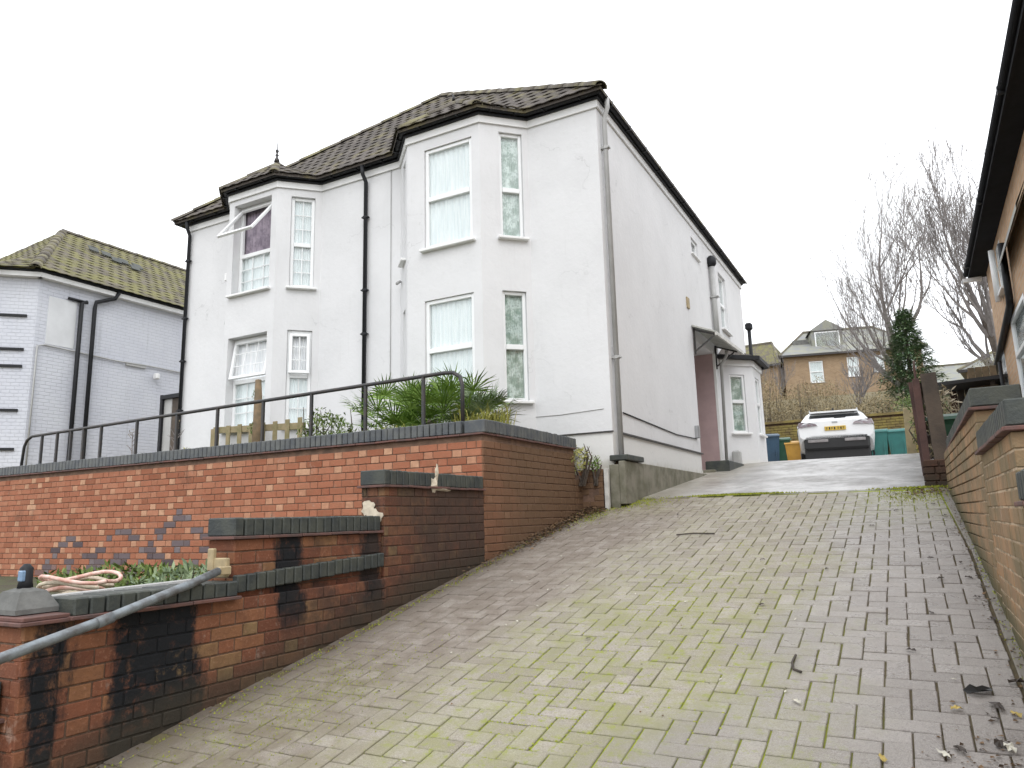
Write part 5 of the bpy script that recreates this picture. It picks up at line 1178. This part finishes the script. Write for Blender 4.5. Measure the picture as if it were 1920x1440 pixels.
sapling('thin leafless sapling behind the left railing, nearest the gate',(-9.45,7.0,2.4),.62,1,.10); sapling('thin leafless sapling behind the railing in front of the painted wall',(-10.35,7.0,2.4),.60,2,-.04); sapling('short bare stem close to the house corner drainpipe',(-9.4,8.1,2.4),.45,3,-.08)
blades('grass_clump','small tuft of grass on the coping under the house drainpipe',(-8.0,6.15,2.49),40,.08,.07,M['lime'],87)
# lower garden clutter
struct(MB().add([(-13,2.2,.925),(-3.8,2.2,.94),(-3.8,5.97,.94),(-13,5.97,.93)],[(0,1,2,3)]).build('sunken_bed',M['soil']))
t=thing('hose_coil','pink and cream hose coil lying in the sunken bed behind the near pier','hose',(-6.1,3.6,.98))
for k in range(5):
    pts=[(math.cos(a/10*PI)*(.20+.03*k)+.06*k,math.sin(a/10*PI)*(.18+.02*k),.02+.045*k+.03*math.sin(a*.7+k)) for a in range(21)]; MB().tube(pts,.016,7,caps=False).build('coil',M['pink'] if k%2==0 else M['patch'],t,True)
bush('bush','dark teal-green low plants in the sunken bed under the diamond brick pattern',(-7.2,5.0,.92),(1.5,.5,.13),1500,.045,M['shrub'],90,twig=6)
bush('bush','green low plants beside the pink hose',(-5.2,4.2,.95),(.75,.35,.16),1000,.04,M['palmblue'],91,twig=6)
tag(MB().bar((-4.25,2.45,1.19),(-3.85,3.07,1.235),.10,.02).build('plank',M['greypipe']),'thin grey board lying behind the coping near the handrail bracket','board')
# ------------------------------------------------ litter on the drive
def G(px,py):
    v=fw_cam(px,py); t=.5
    while t<40:
        p=EYE+v*t
        if p.z<gz(p.y): return p
        t+=.01
def fw_cam(px,py): return fwv+rt*((px-960)/1367.66)-up*((py-720)/1367.66)
fwv=V((-math.sin(yaw)*math.cos(pitch),math.cos(yaw)*math.cos(pitch),math.sin(pitch)))

def leafobj(name,label,x,y,s,mat,group=None,cat='leaf'):
    rnd=random.Random(int(x*991+y*77)); b=MB(); K=11; vs=[(0,0,.004+rnd.random()*s*.3)]
    for k in range(K): a=2*PI*k/K; r=s*(.55+.45*abs(math.cos(a)))*rnd.uniform(.6,1.05); vs.append((math.cos(a)*r,math.sin(a)*r*.6,s*(.05+.35*rnd.random()*(k%2)+.2*abs(math.sin(a)))))
    b.add(vs,[(0,k+1,(k+1)%K+1) for k in range(K)]); o=b.build(name,mat); o.matrix_world=Matrix.Translation((x,y,gz(y)+.006))@(RS@rotz(rnd.uniform(0,6))).to_4x4(); return tag(o,label,cat,group)
rnd=random.Random(77)
for k in range(34):
    y=rnd.uniform(2.4,8.8); x=XR(y)-abs(rnd.gauss(0,.28))-.05; leafobj('fallen_leaf','small dark rotting leaf near the right edging of the driveway',x,y,rnd.uniform(.012,.032),M['leafdark'],'dark leaves along the right edge')
for k in range(16): leafobj('fallen_leaf','small dark leaf lying on the open driveway paving',rnd.uniform(-2.8,-.6),rnd.uniform(3.2,8.6),rnd.uniform(.012,.03),M['leafdark'],'dark leaves on the paving')
for k in range(30): leafobj('pale_chip','tiny pale chip scattered on the driveway paving',rnd.uniform(-3.0,.1),rnd.uniform(2.4,6.5),rnd.uniform(.008,.018),M['leafpale'],'pale chips on the paving','chip')
rnd=random.Random(5)
LT=[((1836,1303),.075,'carblack','crumpled black plastic scrap near the right wall'),((1795,1335),.035,'leafyellow','yellow leaf just left of the black scrap'),((1905,1285),.04,'leafdark','dark leaf at the right edge above the black scrap'),((1800,1412),.04,'leafdark','dark curled leaf below the yellow leaf'),((1875,1400),.045,'leafdark','dark broad leaf in the bottom right corner'),((1895,1412),.05,'leafpale','pale crumpled leaf in the bottom right corner'),((1770,1420),.035,'leafpale','pale leaf next to the dark curled leaf at the bottom'),((1870,1330),.05,'leafdark','brown leaf clump right of the black scrap'),((1905,1345),.035,'leafyellow','dull yellow leaf at the very right edge'),((1495,1320),.03,'leafpale','pale chip in the centre of the lower paving'),((1655,1430),.03,'leafyellow','small tan leaf at the bottom edge of the paving')]
for (qx,qy),s_,mt,lab in LT:
    P_=G(qx,qy); x,y,s=P_.x,P_.y,s_
    leafobj('litter' if mt=='carblack' else 'fallen_leaf',lab,x,y,s,M[mt],None,'scrap' if mt=='carblack' else 'leaf')
def twigobj(pts,label):
    b=MB(); b.tube([V((x,y,gz(y)+.012)) for x,y in pts],[.006]*len(pts),6); tag(b.build('twig',M['leafdark']),label,'twig')
twigobj([(-.62,4.15),(-.625,4.05),(-.61,3.97),(-.57,3.94)],'curled brown twig on the paving left of the wet patch'); twigobj([(-2.0,6.9),(-1.85,6.95),(-1.65,6.93)],'straight dark twig on the upper paving')
b=MB(); rnd=random.Random(12)
def litter(cx,cy,rx,ry,n,sz,zlift=0):
    for _ in range(n):
        x,y=rnd.gauss(cx,rx),rnd.gauss(cy,ry)
        if x<-3.50 or x>XR(y)-.005: continue
        z=gz(y)+.003+zlift*max(0,1-abs(x-cx)/(2*rx+1e-3))*rnd.random(); q=sz*rnd.uniform(.4,1.4); m3=Matrix.Rotation(rnd.uniform(0,6),3,'Z')@Matrix.Rotation(rnd.gauss(0,.5),3,'X')
        b.add([V((x,y,z+q*.3))+m3@V(p) for p in((-q,-q*.4,0),(q*.2,-q*.6,q*.2),(q,0,0),(0,q*.6,q*.2))],[(0,1,2,3)])
litter(-3.46,7.4,.07,.75,2600,.014,.05); litter(-3.40,8.3,.10,.25,1200,.014,.04); litter(.33,6,.035,2.2,600,.008); litter(.22,3.0,.12,.28,420,.010); litter(.12,8.75,.12,.12,300,.012); litter(-3.46,5.0,.03,1.6,500,.008); litter(-1.4,5.5,1.2,2.2,260,.006)
b.build('leaf_litter',M['litter'],stuff=True)
# moss tufts
b=MB(); rnd=random.Random(6)
def moss(cx,cy,rx,ry,n,s=.006,zf=gz):
    for _ in range(n):
        x,y=rnd.gauss(cx,rx),rnd.gauss(cy,ry); z=zf(y)+.002; a=rnd.uniform(0,PI); d=V((math.cos(a),math.sin(a),0)); q=s*rnd.uniform(.5,1.5)
        b.add([V((x,y,z))-d*q,V((x,y,z))+d*q,V((x,y,z+q*1.6))+d*q*.4+V((rnd.gauss(0,q*.4),0,0))],[(0,1,2)])
moss(-1.85,8.98,.26,.015,1500,.010); moss(-3.1,8.7,.25,.2,1500); moss(-3.3,8.0,.12,.35,800); moss(.05,8.6,.18,.22,900); moss(-3.0,3.2,.25,.45,1500,.004); moss(-3.44,5,.03,1.6,900,.005); moss(.37,6,.02,1.6,700,.005); moss(.1,9.0,.2,.02,400,.010)
for p in pv:
    c=p['c']; k=mnoise.noise(V((c.x*1.6,c.y*1.6,3)))*.9+.25-abs(c.x+1.75-(c.y-3)*.12)*.75-max(0,c.y-5)*.25
    if k<=0: continue
    L2,W2=p['size'][0]/2+.003,p['size'][1]/2+.003
    for _ in range(int(k*48)):
        if rnd.random()<.5: lx,ly=rnd.uniform(-L2,L2),rnd.choice((-W2,W2))
        else: lx,ly=rnd.choice((-L2,L2)),rnd.uniform(-W2,W2)
        q=c+p['rot']@V((lx+rnd.gauss(0,.003),ly+rnd.gauss(0,.003),.0245)); s_=rnd.uniform(.003,.0075); a=rnd.uniform(0,6)
        ring=[q+V((math.cos(a+j*2.094)*s_*1.4,math.sin(a+j*2.094)*s_*1.4,-.003)) for j in range(3)]; b.add(ring+[q+V((0,0,s_*.55))],[(0,1,3),(1,2,3),(2,0,3)])
b.build('moss',M['mossstuff'],stuff=True)
# overhead wires
W1=((-27.4,10.2,14.77),(-12.9,18.0,14.83),'upper thin overhead wire crossing the white sky at the left'); W2=((-27.6,10.5,12.97),(-18.4,15.4,13.03),'lower thin overhead wire left of the white house roof')
for A_,B_,lab in (W1,W2):
    b=MB(); P=[V(A_).lerp(V(B_),i/12)-V((0,0,.25*math.sin(PI*i/12))) for i in range(13)]; b.tube(P,.010,4); o=b.build('overhead_wire',M['greypipe']); tag(o,lab,'wire')
